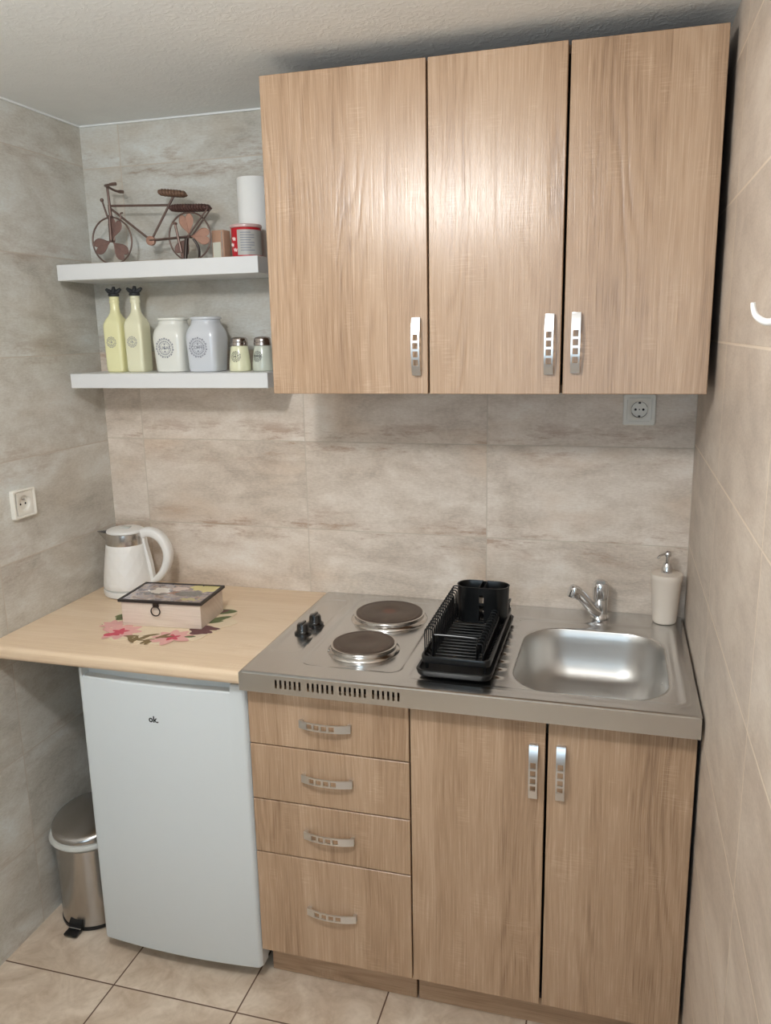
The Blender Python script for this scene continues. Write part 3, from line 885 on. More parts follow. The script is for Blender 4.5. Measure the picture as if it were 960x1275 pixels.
# ------------------------------------------------------------------ fridge
fr = thing('fridge', 'white undercounter fridge with a bowed door under the worktop', 'fridge', (-0.236, -0.28, 0))
fx0, fx1 = -0.464, -0.004
b = BM(); box(b, fx0 + 0.006, fx1 - 0.006, -0.515, -0.045, 0.038, 0.822, 0.006); wobj('body', b, M['fridge'], fr)
b = BM(); box(b, fx0 + 0.012, fx1 - 0.010, -0.5235, -0.5145, 0.040, 0.815); wobj('door_seal', b, M['dark_hole'], fr)
for x in (fx0 + 0.04, fx1 - 0.04):
    for y in (-0.49, -0.08):
        b = BM(); lathe(b, [(0.016, 0.0005), (0.018, 0.004), (0.014, 0.012), (0.010, 0.039)], x, y, 16); wobj('foot', b, M['black_plastic'], fr)
b = BM()
N = 44
def door_front(u):
    return -0.566 - 0.013 * (1 - u * u) + 0.010 * max(0, (abs(u) - 0.955) / 0.045) ** 2
rings = []
us = [-1 + 2 * i / N for i in range(N + 1)]
us = sorted(set(us + [-0.925, -0.935, 0.825, 0.835, -0.985, 0.985, -0.97, 0.97]))
for u in us:
    x = (fx0 + fx1) / 2 + u * (fx1 - fx0) / 2
    yf = door_front(u); g = 0.026 if -0.93 < u < 0.83 else 0.0
    zb = 0.043
    rings.append([(x, -0.523, zb), (x, yf + 0.006, zb), (x, yf + 0.0015, zb + 0.0015), (x, yf, zb + 0.006), (x, yf, 0.40), (x, yf, 0.780),
                  (x, yf + 0.0015 * (g > 0), 0.797), (x, yf + 0.004 * (g > 0), 0.8005), (x, yf + g, 0.8015 + 0.0), (x, yf + g, 0.816), (x, yf + g + 0.003, 0.820), (x, -0.523, 0.820)])
loft(b, rings)
dd = wobj('door', b, M['fridge'], fr, 30)
b = text_bm('ok.', 0.0230, 0.0007)
cy_ = -0.566 - 0.013
def wrap(co):
    x = -0.2475 + co.x * 0.95
    u = (x - (fx0 + fx1) / 2) / ((fx1 - fx0) / 2)
    return Vector((x, door_front(u) - 0.0004, 0.711 + co.y))
b2 = BM(); join(b2, b, wrap)
wobj('logo', b2, M['black'], dd, None)

# ------------------------------------------------------------------ pedal bin
bn = thing('pedal_bin', 'small stainless steel pedal bin in the corner beside the fridge', 'bin', (-0.588, -0.425, 0))
RB = 0.094
b = BM(); lathe(b, [(RB - 0.002, 0.010), (RB, 0.012), (RB, 0.245), (RB - 0.002, 0.247)], 0, 0, 64); mesh_obj('body', b, M['bin_steel'], bn, 30)
b = BM(); lathe(b, [(RB - 0.006, 0.0005), (RB + 0.002, 0.002), (RB + 0.002, 0.0098), (RB - 0.004, 0.0105)], 0, 0, 64); mesh_obj('base_ring', b, M['black_plastic'], bn, 30)
b = BM(); lathe(b, [(RB - 0.004, 0.2472), (RB + 0.006, 0.250), (RB + 0.0145, 0.259), (RB + 0.0145, 0.264), (RB + 0.010, 0.2695), (RB - 0.004, 0.271)], 0, 0, 64)
mesh_obj('rim', b, M['pale_ring'], bn, 40)
b = BM()
prof = [(RB + 0.005, 0.0)] + [(RB + 0.005, 0.008), (RB + 0.001, 0.013), (RB - 0.008, 0.0165), (RB - 0.03, 0.0195), (RB * 0.4, 0.0215), (0.010, 0.022), (0.001, 0.022)]
lathe(b, prof, 0, 0, 64)
for v in b.verts:
    t = (v.co.y + RB) / (2 * RB)
    v.co.z = 0.2712 + v.co.z + 0.036 * t * (1 if v.co.z > 0.003 else 0)
mesh_obj('lid', b, M['bin_steel'], bn, 45)
b = BM()
loft(b, [[(-0.020, y, z), (0.020, y, z), (0.020, y, z + t), (-0.020, y, z + t)] for y, z, t in ((-0.086, 0.012, 0.030), (-0.098, 0.012, 0.020), (-0.104, 0.013, 0.012))])
box(b, -0.020, 0.020, -0.130, -0.098, 0.006, 0.014, 0.0025)
mesh_obj('pedal', b, M['black_plastic'], bn)
b = BM(); box(b, -0.019, 0.019, -0.109, -0.103, 0.0150, 0.0185, 0.0008, 1); mesh_obj('pedal_trim', b, M['chrome'], bn)

# ------------------------------------------------------------------ kettle
kt = thing('electric_kettle', 'white electric kettle with steel collar and loop handle in the corner', 'kettle', (-0.586, -0.128, ZW), math.radians(8))
b = BM(); lathe(b, [(0.066, 0.0006), (0.0735, 0.003), (0.0755, 0.010), (0.0755, 0.019), (0.074, 0.021)], 0, 0, 48); mesh_obj('power_base', b, M['white_plastic'], kt)
b = BM(); lathe(b, [(0.073, 0.0214), (0.0745, 0.0235), (0.0735, 0.026)], 0, 0, 48); mesh_obj('base_band', b, M['pale_ring'], kt)
b = BM()
prof = [(0.0735, 0.0262), (0.0752, 0.030)] + [(0.0752 - 0.0165 * (t / 10) ** 1.25, 0.030 + 0.125 * t / 10) for t in range(1, 11)] + [(0.0565, 0.158)]
lathe(b, prof, 0, 0, 72); bd = mesh_obj('body', b, M['kettle_white'], kt, 30)
b = BM()
lathe(b, [(0.0575, 0.1560), (0.0582, 0.158), (0.0555, 0.189), (0.0540, 0.1905), (0.050, 0.1905)], 0, 0, 56)
# V-shaped pouring lip towards -x
tip = (-0.090, 0, 0.190)
base_l = [(-0.050 * math.cos(a), 0.050 * math.sin(a)) for a in (-0.55, -0.28, 0, 0.28, 0.55)]
top = [b.verts.new((x * 1.09, y * 1.09, 0.1900)) for x, y in base_l]
tp_ = b.verts.new(tip); bt = b.verts.new((-0.0575, 0, 0.150))
lo = [b.verts.new((x * 1.15, y * 1.15 * 0.8, 0.165)) for x, y in base_l]
b.faces.new((top[0], tp_, lo[0])); b.faces.new((lo[0], tp_, bt)); b.faces.new((top[4], lo[4], tp_)); b.faces.new((lo[4], bt, tp_))
mesh_obj('collar', b, M['kettle_steel'], kt, 30)
b = BM(); lathe(b, [(0.0535, 0.1908), (0.0545, 0.193), (0.053, 0.1975), (0.047, 0.2005), (0.020, 0.2025), (0.002, 0.2025)], 0, 0, 48)
ld = mesh_obj('lid', b, M['white_plastic'], kt)
b = BM(); box(b, -0.013, 0.017, -0.010, 0.010, 0.2022, 0.2060, 0.0015); mesh_obj('lid_button', b, M['pale_ring'], ld)
b = BM()
path = smoothline([(0.048, 0, 0.180), (0.066, 0, 0.190), (0.090, 0, 0.187), (0.113, 0, 0.170), (0.128, 0, 0.138), (0.127, 0, 0.105), (0.114, 0, 0.073), (0.094, 0, 0.050), (0.076, 0, 0.040)], 5)
rings = []
for i, p in enumerate(path):
    t = (path[min(i + 1, len(path) - 1)] - path[max(i - 1, 0)]).normalized()
    nrm = Vector((t.z, 0, -t.x))
    f = i / (len(path) - 1)
    hw = 0.0145 + 0.004 * math.sin(PI * f); ht = 0.0150 - 0.004 * f - 0.003 * (f > 0.9)
    rings.append([p + nrm * (ht * c) + Vector((0, hw * s, 0)) for c, s in supell(1, 1, 3.0, 20)])
loft(b, rings)
hd = mesh_obj('handle', b, M['white_plastic'], kt, 40)
b = BM()
loft(b, [[(x0 + dx, y, z) for dx, y in ((0, -0.012), (0.009, -0.010), (0.009, 0.010), (0, 0.012))] for x0, z in ((0.0525, 0.188), (0.0545, 0.155), (0.067, 0.095), (0.0725, 0.045), (0.072, 0.034))])
mesh_obj('handle_strip', b, M['white_plastic'], hd, 40)

# ------------------------------------------------------------------ floral mat
fm = thing('placemat', 'round floral placemat with pink blooms lying on the worktop', 'placemat', (-0.335, -0.322, ZW))
b = BM()
def mat_r(a): return 0.172 + 0.008 * math.sin(9 * a + 1.0) + 0.006 * math.sin(15 * a)
out = [(mat_r(2 * PI * i / 120) * math.cos(2 * PI * i / 120) * 1.02, mat_r(2 * PI * i / 120) * math.sin(2 * PI * i / 120)) for i in range(120)]
slab(b, out, 0.0003, 0.0018)
zc_ = [0.0019]
def blob(cx, cy, ang, L, W, mi, kind='leaf'):
    """flat printed leaf or petal"""
    zc_[0] += 0.000004
    pts = []
    for i in range(14):
        t = i / 14 * 2 * PI
        x = L / 2 * math.cos(t); w = W / 2 * math.sin(t) * (1 - 0.35 * math.cos(t) if kind == 'petal' else abs(math.sin(t)) ** 0.4)
        pts.append((cx + x * math.cos(ang) - w * math.sin(ang), cy + x * math.sin(ang) + w * math.cos(ang)))
    pts = [p for p in pts]
    rr = [math.hypot(*p) / mat_r(math.atan2(p[1], p[0])) for p in pts]
    if max(rr) > 1.16: return
    f = b.faces.new([b.verts.new((x, y, zc_[0])) for x, y in pts]); f.material_index = mi
def bloom(cx, cy, R, n, mi, mc, rot=0):
    for k in range(n):
        a = rot + 2 * PI * k / n
        blob(cx + math.cos(a) * R * .55, cy + math.sin(a) * R * .55, a, R * 1.0, R * .55, mi, 'petal')
    for k in range(5):
        a = rot + 0.3 + 2 * PI * k / 5
        blob(cx + math.cos(a) * R * .22, cy + math.sin(a) * R * .22, a, R * .45, R * .25, mc, 'petal')
rs = random.Random(3)
bloom(-0.085, -0.112, 0.056, 9, 1, 2, .2); blob(-0.098, -0.138, 0.4, .034, .022, 2, 'petal'); blob(-0.086, -0.132, -0.4, .030, .020, 2, 'petal')
bloom(0.072, -0.120, 0.052, 9, 1, 2, .5)
bloom(-0.135, -0.070, 0.034, 7, 1, 1, .2)
for k in range(9): blob(-0.035 + 0.011 * k + rs.uniform(-.004, .004), -0.135 + rs.uniform(-.028, .024), rs.uniform(-.8, 1.9), rs.uniform(.030, .050), .013, 4)
for k in range(6): blob(-0.02 + rs.uniform(-.03, .05), -0.152 + rs.uniform(-.008, .008), rs.uniform(-.5, .5), .026, .009, 4)
for k in range(7): blob(0.118 + rs.uniform(-.018, .022), -0.055 + rs.uniform(-.024, .018), rs.uniform(-.4, .6), .056, .026, 5, 'petal')
for k in range(7): blob(0.135 + rs.uniform(-.018, .018), 0.018 + 0.017 * k * .9 - .01, rs.uniform(-.2, .9), .062, .024, 3)
for k in range(5): blob(-0.135 + rs.uniform(-.012, .016), -0.010 + rs.uniform(-.03, .02), rs.uniform(.5, 1.3), .056, .028, 3)
for k in range(18):
    a = rs.uniform(0.6, 3.3); r = rs.uniform(.10, .145)
    blob(r * math.cos(a), r * math.sin(a), rs.uniform(0, PI), .040, .016, rs.choice((1, 3, 3, 4, 5)))
blob(0.115, -0.105, 0.3, .03, .014, 3); blob(0.040, -0.150, 0.0, .03, .012, 1)
mesh_obj('cloth', b, [M['mat'], M['pink'], M['hotpink'], M['green'], M['olive'], M['plum']], fm, 30, normals=False)

# ------------------------------------------------------------------ tea box
bxr = thing('keepsake_box', 'pale wooden box with a framed picture lid on the floral mat', 'box', (-0.3335, -0.3085, ZW + 0.0023), math.radians(4.2))
b = BM(); box(b, -0.113, 0.113, -0.073, 0.073, 0.0, 0.066, 0.001, 1); mesh_obj('body', b, M['box_wood'], bxr)
b = BM()
R_ = []
for o, z in ((0.0, 0.0665), (0.0, 0.0735), (0.007, 0.0735), (0.007, 0.0705)):
    R_.append([(s * (0.119 - o), t * (0.079 - o), z) for s, t in ((-1, -1), (1, -1), (1, 1), (-1, 1))])
loft(b, R_); lid = mesh_obj('lid_frame', b, M['frame_black'], bxr, None)
b = BM(); box(b, -0.1115, 0.1115, -0.0715, 0.0715, 0.0706, 0.0722); mesh_obj('picture', b, M['picture'], lid, None)
b = BM(); box(b, -0.018, -0.002, -0.0815, -0.0765, 0.056, 0.0700, 0.001, 1)
cl = mesh_obj('clasp', b, M['iron'], bxr)
b = BM(); tube(b, arc((-0.010, -0.0825, 0.0465), 0.0125, 0, 2 * PI, 28)[:-1], 0.0016, 8, closed=True); mesh_obj('ring_pull', b, M['iron'], cl)

# ------------------------------------------------------------------ shelf crockery
def emblem_bm(R, text, tsize, rows=None):
    """printed wreath badge in the xy plane"""
    bm = BM()
    ring_flat(bm, R * .86, R * .90, 44); 
    for k in range(22):
        a0 = 2 * PI * k / 22
        ring_flat(bm, R * .93, R * (1.0 + 0.05 * (k % 2)), 2, a0, a0 + 2 * PI / 22 * .62)
    for k in range(28):
        a0 = 2 * PI * k / 28
        if abs(math.sin(a0)) < 0.22: continue
        ring_flat(bm, R * .60, R * .74, 2, a0, a0 + 2 * PI / 28 * .6)
    ring_flat(bm, R * .48, R * .51, 30, 0.42, PI - 0.42); ring_flat(bm, R * .48, R * .51, 30, PI + 0.42, 2 * PI - 0.42)
    ring_flat(bm, 0.0001, R * .10, 8)
    for v in bm.verts[-17:]: pass
    tb = text_bm(text, tsize, tsize * 0.02)
    join(bm, tb)
    for s in (-1, 1):
        tb = BM(); ring_flat(tb, 0.0001, R * .09, 10); join(bm, tb, lambda c, s=s: c + Vector((0, s * R * .36, 0)))
    return bm

def square_bottle(x, yc, label, mat, word):
    t = thing('oil_bottle', label, 'bottle', (x, yc, ZS2 + 0.0003), 0, 'oil bottles on the lower shelf')
    b = BM()
    secs = [(0.0245, 5, 0.0), (0.0270, 6, 0.003), (0.0275, 7, 0.012), (0.0285, 7, 0.125), (0.0280, 6, 0.134), (0.0245, 4.5, 0.146), (0.0185, 3, 0.156), (0.0145, 2.2, 0.166), (0.0132, 2, 0.176), (0.0128, 2, 0.190), (0.0128, 2, 0.1905), (0.0142, 2, 0.1925), (0.0142, 2, 0.199), (0.0130, 2, 0.2010), (0.0135, 2, 0.2025), (0.0135, 2, 0.2085), (0.0125, 2, 0.2100)]
    loft(b, [[(px, py, z) for px, py in supell(s, s, n, 56)] for s, n, z in secs])
    bd = mesh_obj('glass_body', b, mat, t, 35)
    e = emblem_bm(0.0150, word, 0.0075)
    for v in e.verts: v.co = Vector((v.co.x - 0.002, -0.02865, 0.084 + v.co.y))
    mesh_obj('badge', e, M['print'], bd, None, normals=False)
    b = BM()
    lathe(b, [(0.0115, 0.2102), (0.0150, 0.2115), (0.0155, 0.216), (0.0120, 0.219), (0.0065, 0.221), (0.0045, 0.228)], 0, 0, 24)
    for a, tilt, L in ((0.1, 0.95, .027), (PI + 0.1, 0.95, .027), (1.6, 0.12, .022)):
        d = Vector((math.cos(a) * math.sin(tilt), math.sin(a) * math.sin(tilt), math.cos(tilt)))
        p0 = Vector((0, 0, 0.2150))
        tube(b, [p0, p0 + d * L * .6, p0 + d * L], [0.0050, 0.0066, 0.0040], 10)
    mesh_obj('pourer', b, M['stopper'], t, 40)
    return t
square_bottle(-0.5735, -0.100, 'yellow square bottle with black pourer, left end of the lower shelf', M['cream'], 'OIL')
square_bottle(-0.5065, -0.100, 'ivory square bottle with black pourer, standing beside the white canister', M['cream2'], 'OIL')

def canister(x, yc, label, mat, word, pm):
    t = thing('ceramic_canister', label, 'canister', (x, yc, ZS2 + 0.0003), 0, 'canisters on the lower shelf')
    secs = [(0.0400, 4, 0.0), (0.0425, 4.5, 0.002), (0.0430, 5, 0.006), (0.0455, 5, 0.050), (0.0475, 5, 0.085), (0.0478, 4.6, 0.096), (0.0465, 4.2, 0.107), (0.0440, 3.6, 0.116), (0.0405, 3.0, 0.124), (0.0385, 2.6, 0.129), (0.0380, 2.4, 0.133), (0.0385, 2.3, 0.1345), (0.0385, 2.3, 0.1375), (0.0375, 2.2, 0.1385), (0.0375, 2.2, 0.1400)]
    b = BM(); loft(b, [[(px, py, z) for px, py in supell(s, s, n, 64)] for s, n, z in secs])
    bd = mesh_obj('jar_body', b, mat, t, 40)
    b = BM(); loft(b, [[(px, py, z) for px, py in supell(s, s, 2.2, 64)] for s, z in ((0.0385, 0.1402), (0.0415, 0.1412), (0.0420, 0.1440), (0.0410, 0.1470), (0.0360, 0.1485), (0.010, 0.1490))])
    mesh_obj('lid', b, mat, t, 40)
    e = emblem_bm(0.0265, word, 0.0118)
    def fy(xx, z):
        for (s0, n0, z0), (s1, n1, z1) in zip(secs[:-1], secs[1:]):
            if z0 <= z <= z1:
                q = (z - z0) / (z1 - z0); s = s0 + (s1 - s0) * q; n = n0 + (n1 - n0) * q
                return s * (1 - min(.999, abs(xx) / s) ** n) ** (1 / n)
        return 0.04
    for v in e.verts:
        z = 0.066 + v.co.y; xx = v.co.x - 0.004
        v.co = Vector((xx, -fy(xx, z) - 0.0006, z))
    mesh_obj('badge', e, pm, bd, None, normals=False)
    return t
canister(-0.3935, -0.098, 'white ceramic canister with badge, beside the square bottles', M['ceramic'], 'SUGAR', M['print'])
canister(-0.2905, -0.100, 'blue-grey ceramic canister reading coffee, beside the small shakers', M['ceramic_blue'], 'COFFEE', M['print'])

def shaker(x, yc, label, mat, word, rz):
    t = thing('shaker', label, 'shaker', (x, yc, ZS2 + 0.0003), rz, 'shakers on the lower shelf')
    prof = [(0.027, 0.0), (0.0295, 0.001), (0.0305, 0.004), (0.0300, 0.016), (0.0265, 0.046), (0.0240, 0.064), (0.0225, 0.0675)]
    b = BM(); lathe(b, prof, 0, 0, 40); bd = mesh_obj('jar_body', b, mat, t, 40)
    b = BM(); lathe(b, [(0.0225, 0.0677), (0.0242, 0.0690), (0.0242, 0.0765), (0.0228, 0.0772), (0.0235, 0.0790), (0.0228, 0.0865), (0.0190, 0.0905), (0.0100, 0.0925), (0.001, 0.0928)], 0, 0, 40)
    mesh_obj('metal_cap', b, M['cap_steel'], t, 40)
    e = emblem_bm(0.0140, word, 0.0078)
    for v in e.verts:
        z = 0.040 + v.co.y
        r = 0.0302 - 0.00012 * 1 - (max(0, z - 0.016) * 0.117) + 0.0006
        a = v.co.x / r - PI / 2
        v.co = Vector((r * math.cos(a), r * math.sin(a), z))
    mesh_obj('badge', e, M['print_dark'], bd, None, normals=False)
    return t
shaker(-0.1935, -0.100, 'cream salt shaker with metal cap, beside the blue-grey canister', M['shaker_cream'], 'SALT', 0.0)
shaker(-0.1265, -0.095, 'grey-green pepper shaker with metal cap, right end of the lower shelf', M['shaker_grey'], 'PEPPER', -0.2)

# ------------------------------------------------------------------ things at the right end of the upper shelf
b = BM()
R0 = 0.0435
prof = [(R0 - 0.001, 0.0), (R0, 0.001), (R0, 0.208), (R0 - 0.001, 0.210), (0.021, 0.2095), (0.020, 0.2085), (0.020, 0.120), (0.002, 0.119)]
lathe(b, prof, 0, 0, 56)
pr = mesh_obj('paper_roll', b, M['paper'], None, 40); pr.location = (-0.148, -0.056, ZS1 + 0.0003)
tag(pr, 'tall plain white roll standing behind the red tin', 'paper roll')

tn = thing('food_tin', 'short round red tin with a silver-grey label on the upper shelf', 'tin', (-0.1335, -0.147, ZS1 + 0.0003))
RT = 0.0385
b = BM(); lathe(b, [(RT - 0.001, 0.0), (RT, 0.001), (RT, 0.071), (RT - 0.0005, 0.072)], 0, 0, 56); bd = mesh_obj('can', b, M['tin_red'], tn, 40)
b = BM(); lathe(b, [(RT + 0.0008, 0.0722), (RT + 0.0025, 0.0735), (RT + 0.0025, 0.0790), (RT + 0.001, 0.0805), (RT - 0.006, 0.0808), (RT - 0.010, 0.0795), (0.002, 0.0795)], 0, 0, 56); mesh_obj('lid', b, M['tin_lid'], tn, 40)
def curved(bm, R, a0, a1, z0, z1, n=16):
    lo = [bm.verts.new((R * math.cos(a0 + (a1 - a0) * i / n), R * math.sin(a0 + (a1 - a0) * i / n), z0)) for i in range(n + 1)]
    hi = [bm.verts.new((v.co.x, v.co.y, z1)) for v in lo]
    for i in range(n): bm.faces.new((lo[i], lo[i + 1], hi[i + 1], hi[i]))
    return bm
b = BM(); curved(b, RT + 0.0005, -1.78, 0.5, 0.004, 0.066, 24); lb = mesh_obj('label_panel', b, M['tin_grey'], bd, 60)
b = BM()
for k in range(8):
    z = 0.058 - 0.0062 * k
    curved(b, RT + 0.0008, -1.55, -1.55 + (0.95 if k % 3 else 0.7), z, z + 0.0022, 8)
mesh_obj('fine_print', b, M['print'], lb, 60)
b = BM()
for z0, a0 in ((0.044, -2.25), (0.030, -2.45), (0.017, -2.15)):
    pts = smoothline([((RT + 0.0004) * math.cos(a0 + 0.045 * i), (RT + 0.0004) * math.sin(a0 + 0.045 * i), z0 + 0.0045 * math.sin(i * 1.9)) for i in range(8)], 4)
    tube(b, pts, 0.0010, 6)
mesh_obj('script_print', b, M['tin_white'], bd, 60)

ct = thing('small_carton', 'small copper-brown carton with a pale label behind the bicycle wheel', 'carton', (-0.2365, -0.085, ZS1 + 0.0003), math.radians(-8))
b = BM(); box(b, -0.0195, 0.0195, -0.016, 0.016, 0.0, 0.079, 0.0015); cb = mesh_obj('box_body', b, M['carton'], ct)
b = BM(); box(b, -0.0165, 0.0085, -0.0166, -0.0158, 0.006, 0.048); mesh_obj('pale_label', b, M['carton_label'], cb, None)
b = BM(); box(b, 0.0118, 0.0150, -0.0166, -0.0158, 0.003, 0.076); mesh_obj('edge_highlight', b, M['cap_steel'], cb, None)  # bright edge highlight put on as a thin steel strip

# ------------------------------------------------------------------ wire bicycle ornament (front towards -x)
bkY = -0.110
bk = thing('bicycle_ornament', 'brown metal wire bicycle ornament with heart-filled wheels on the upper shelf', 'ornament', (-0.437, bkY, ZS1 + 0.0003))
def B3(x, z, y=0.0): return (x + 0.437, y, z - ZS1)
RW = 0.0640
def heart(L, W):
    out = []
    for i in range(26):
        t = 2 * PI * i / 26
        hx = 16 * math.sin(t) ** 3; hy = 13 * math.cos(t) - 5 * math.cos(2 * t) - 2 * math.cos(3 * t) - math.cos(4 * t)
        out.append((hx / 16 * W / 2, (hy + 17) / 29 * L))   # tip at 0, lobes at L
    return out
def wheel(cx, angs, mats, oy):
    cz = 1.8218 + RW
    b = BM(); tube(b, arc(B3(cx, cz), RW - 0.0022, 0, 2 * PI, 56)[:-1], 0.0024, 8, closed=True)
    w = mesh_obj('wheel', b, M['bronze'], bk, 60)
    b = BM(); c = B3(cx, cz)
    tube(b, [(c[0], -0.009, c[2]), (c[0], 0.009, c[2])], 0.0042, 10); mesh_obj('hub', b, M['bronze'], w)
    for k, (a, m) in enumerate(zip(angs, mats)):
        b = BM(); L = RW - 0.010
        pts = heart(L, 0.042)
        front = [(c[0] + math.cos(a) * (h + 0.004) - math.sin(a) * w_, oy - 0.0006, c[2] + math.sin(a) * (h + 0.004) + math.cos(a) * w_) for w_, h in pts]
        back = [(x, y + 0.0012, z) for x, y, z in front]
        loft(b, [front, back])
        tube(b, front, 0.0011, 6, closed=True)
        vein = [(c[0] + math.cos(a) * h, oy - 0.0010, c[2] + math.sin(a) * h) for h in (0.0, 0.018, 0.036)]
        tube(b, vein, 0.0008, 6)
        mesh_obj('heart_leaf', b, m, w, 40)
    return w
FX, RX = -0.5565, -0.3165
wheel(FX, (1.25, 3.45, 5.45), (M['copper'], M['copper'], M['copper']), 0.0)
wheel(RX, (1.75, 0.12 - 0.15, 4.05), (M['copper_b'], M['copper_b'], M['copper']), 0.0)
fzc = 1.8218 + RW
b = BM()
rr_ = 0.0032
tube(b, [B3(-0.553, 1.9775), B3(-0.3705, 1.9690)], rr_, 10)
tube(b, [B3(-0.552, 1.9700), B3(-0.4400, 1.8850)], rr_, 10)
tube(b, [B3(-0.4350, 1.8800), B3(-0.3575, 1.9900)], rr_, 10)
tube(b, [B3(-0.4350, 1.8815, -0.007), B3(-0.3165, fzc, -0.008)], 0.0024, 8); tube(b, [B3(-0.4350, 1.8815, 0.007), B3(-0.3165, fzc, 0.008)], 0.0024, 8)
tube(b, smoothline([B3(-0.253, 1.955, -0.008), B3(-0.290, 1.915, -0.009), B3(-0.3165, fzc, -0.009)], 4), 0.0022, 8)
tube(b, smoothline([B3(-0.253, 1.955, 0.008), B3(-0.290, 1.915, 0.009), B3(-0.3165, fzc, 0.009)], 4), 0.0022, 8)
tube(b, [B3(-0.5540, 1.9450), B3(-0.5555, 1.9800)], 0.0046, 10)
mesh_obj('frame', b, M['bronze'], bk, 50)
b = BM(); c = B3(-0.435, 1.8805)
lathe(b, [(0.011, -0.006), (0.0125, -0.005), (0.0125, 0.005), (0.011, 0.006)], 0, 0, 24)
bmesh.ops.rotate(b, verts=b.verts, matrix=Matrix.Rotation(PI / 2, 3, 'X')); shift(b, c); mesh_obj('chainring', b, M['copper_b'], bk)
b = BM()
tube(b, [B3(-0.5540, 1.9460), B3(-0.5550, 1.9500, -0.007), B3(-0.5560, fzc, -0.008)], 0.0040, 8); tube(b, [B3(-0.5540, 1.9460), B3(-0.5550, 1.9500, 0.007), B3(-0.5560, fzc, 0.008)], 0.0040, 8)
mesh_obj('fork', b, M['bronze'], bk, 50)
b = BM()
tube(b, [B3(-0.5550, 1.9780), B3(-0.5575, 2.0280)], 0.0036, 10)
tube(b, smoothline([B3(-0.514, 2.0250, -0.040), B3(-0.530, 2.0245, -0.037), B3(-0.552, 2.0270, -0.018), B3(-0.5575, 2.0290, 0), B3(-0.560, 2.0265, 0.018), B3(-0.556, 2.0225, 0.034), B3(-0.545, 2.0195, 0.040)], 5), 0.0032, 10)
hb = mesh_obj('handlebar', b, M['bronze'], bk, 50)
for y, x0, z0, x1, z1 in ((-0.0395, -0.522, 2.0248, -0.504, 2.0255), (0.0395, -0.550, 2.0205, -0.534, 2.0185)):
    b = BM(); tube(b, [B3(x0, z0, y), B3((x0 + x1) / 2, (z0 + z1) / 2, y), B3(x1, z1, y)], [0.0040, 0.0048, 0.0044], 10); mesh_obj('grip', b, M['bronze'], hb)
b = BM(); tube(b, [B3(-0.5735, 1.9920, -0.006), B3(-0.5605, 1.9470, -0.006)], 0.0026, 8); r_ = bmesh.ops.create_uvsphere(b, u_segments=12, v_segments=8, radius=0.0052, matrix=Matrix.Translation(B3(-0.574, 1.9930, -0.006)))
mesh_obj('brake_lever', b, M['bronze'], bk)
b = BM()
tube(b, smoothline([B3(-0.522, 1.9400, -0.003), B3(-0.521, 1.955, -0.003), B3(-0.514, 1.957, -0.003)], 4), 0.0022, 8)
mesh_obj('lamp_bracket', b, M['bronze'], bk)
def wound(p0, p1, ry, rz, n, r):
    """cord wound closely round an oval core"""
    P0, P1 = Vector(p0), Vector(p1)
    bm = BM(); pts = []
    for i in range(n * 10 + 1):
        t = i / (n * 10); a = 2 * PI * i / 10
        e = math.sqrt(max(0.12, 1 - (2 * t - 1) ** 6))
        c = P0.lerp(P1, t)
        pts.append(c + Vector((0, math.cos(a) * ry * e, math.sin(a) * rz * e)))
    tube(bm, pts, r, 6)
    core = [P0.lerp(P1, t) for t in (0, .1, .5, .9, 1)]
    loft(bm, [[c + Vector((0, ry * s * math.cos(2 * PI * k / 12), rz * s * math.sin(2 * PI * k / 12))) for k in range(12)] for c, s in zip(core, (.4, .9, 1, .9, .4))])
    return bm
mesh_obj('saddle', wound(B3(-0.399, 2.0035), B3(-0.320, 1.9935), 0.014, 0.0062, 9, 0.0040), M['wicker'], bk, 60)
mesh_obj('luggage_rack', wound(B3(-0.369, 1.9610), B3(-0.251, 1.9560), 0.017, 0.0068, 15, 0.0040), M['wicker_d'], bk, 60)
b = BM(); tube(b, [B3(-0.3520, 1.9200, -0.012), B3(-0.3365, 1.8450, -0.014)], 0.0036, 8); tube(b, [B3(-0.3520, 1.9200, -0.018), B3(-0.3520, 1.9200, -0.006)], 0.0042, 8)
mesh_obj('crank_arm', b, M['bronze'], bk)
b = BM(); tube(b, [B3(-0.3215, 1.8800, -0.010), B3(-0.3235, 1.8210, -0.020)], 0.0052, 8); tube(b, smoothline([B3(-0.312, 1.882, 0.010), B3(-0.300, 1.855, 0.016), B3(-0.306, 1.8215, 0.022)], 4), 0.0036, 8)
mesh_obj('kickstand', b, M['iron'], bk)

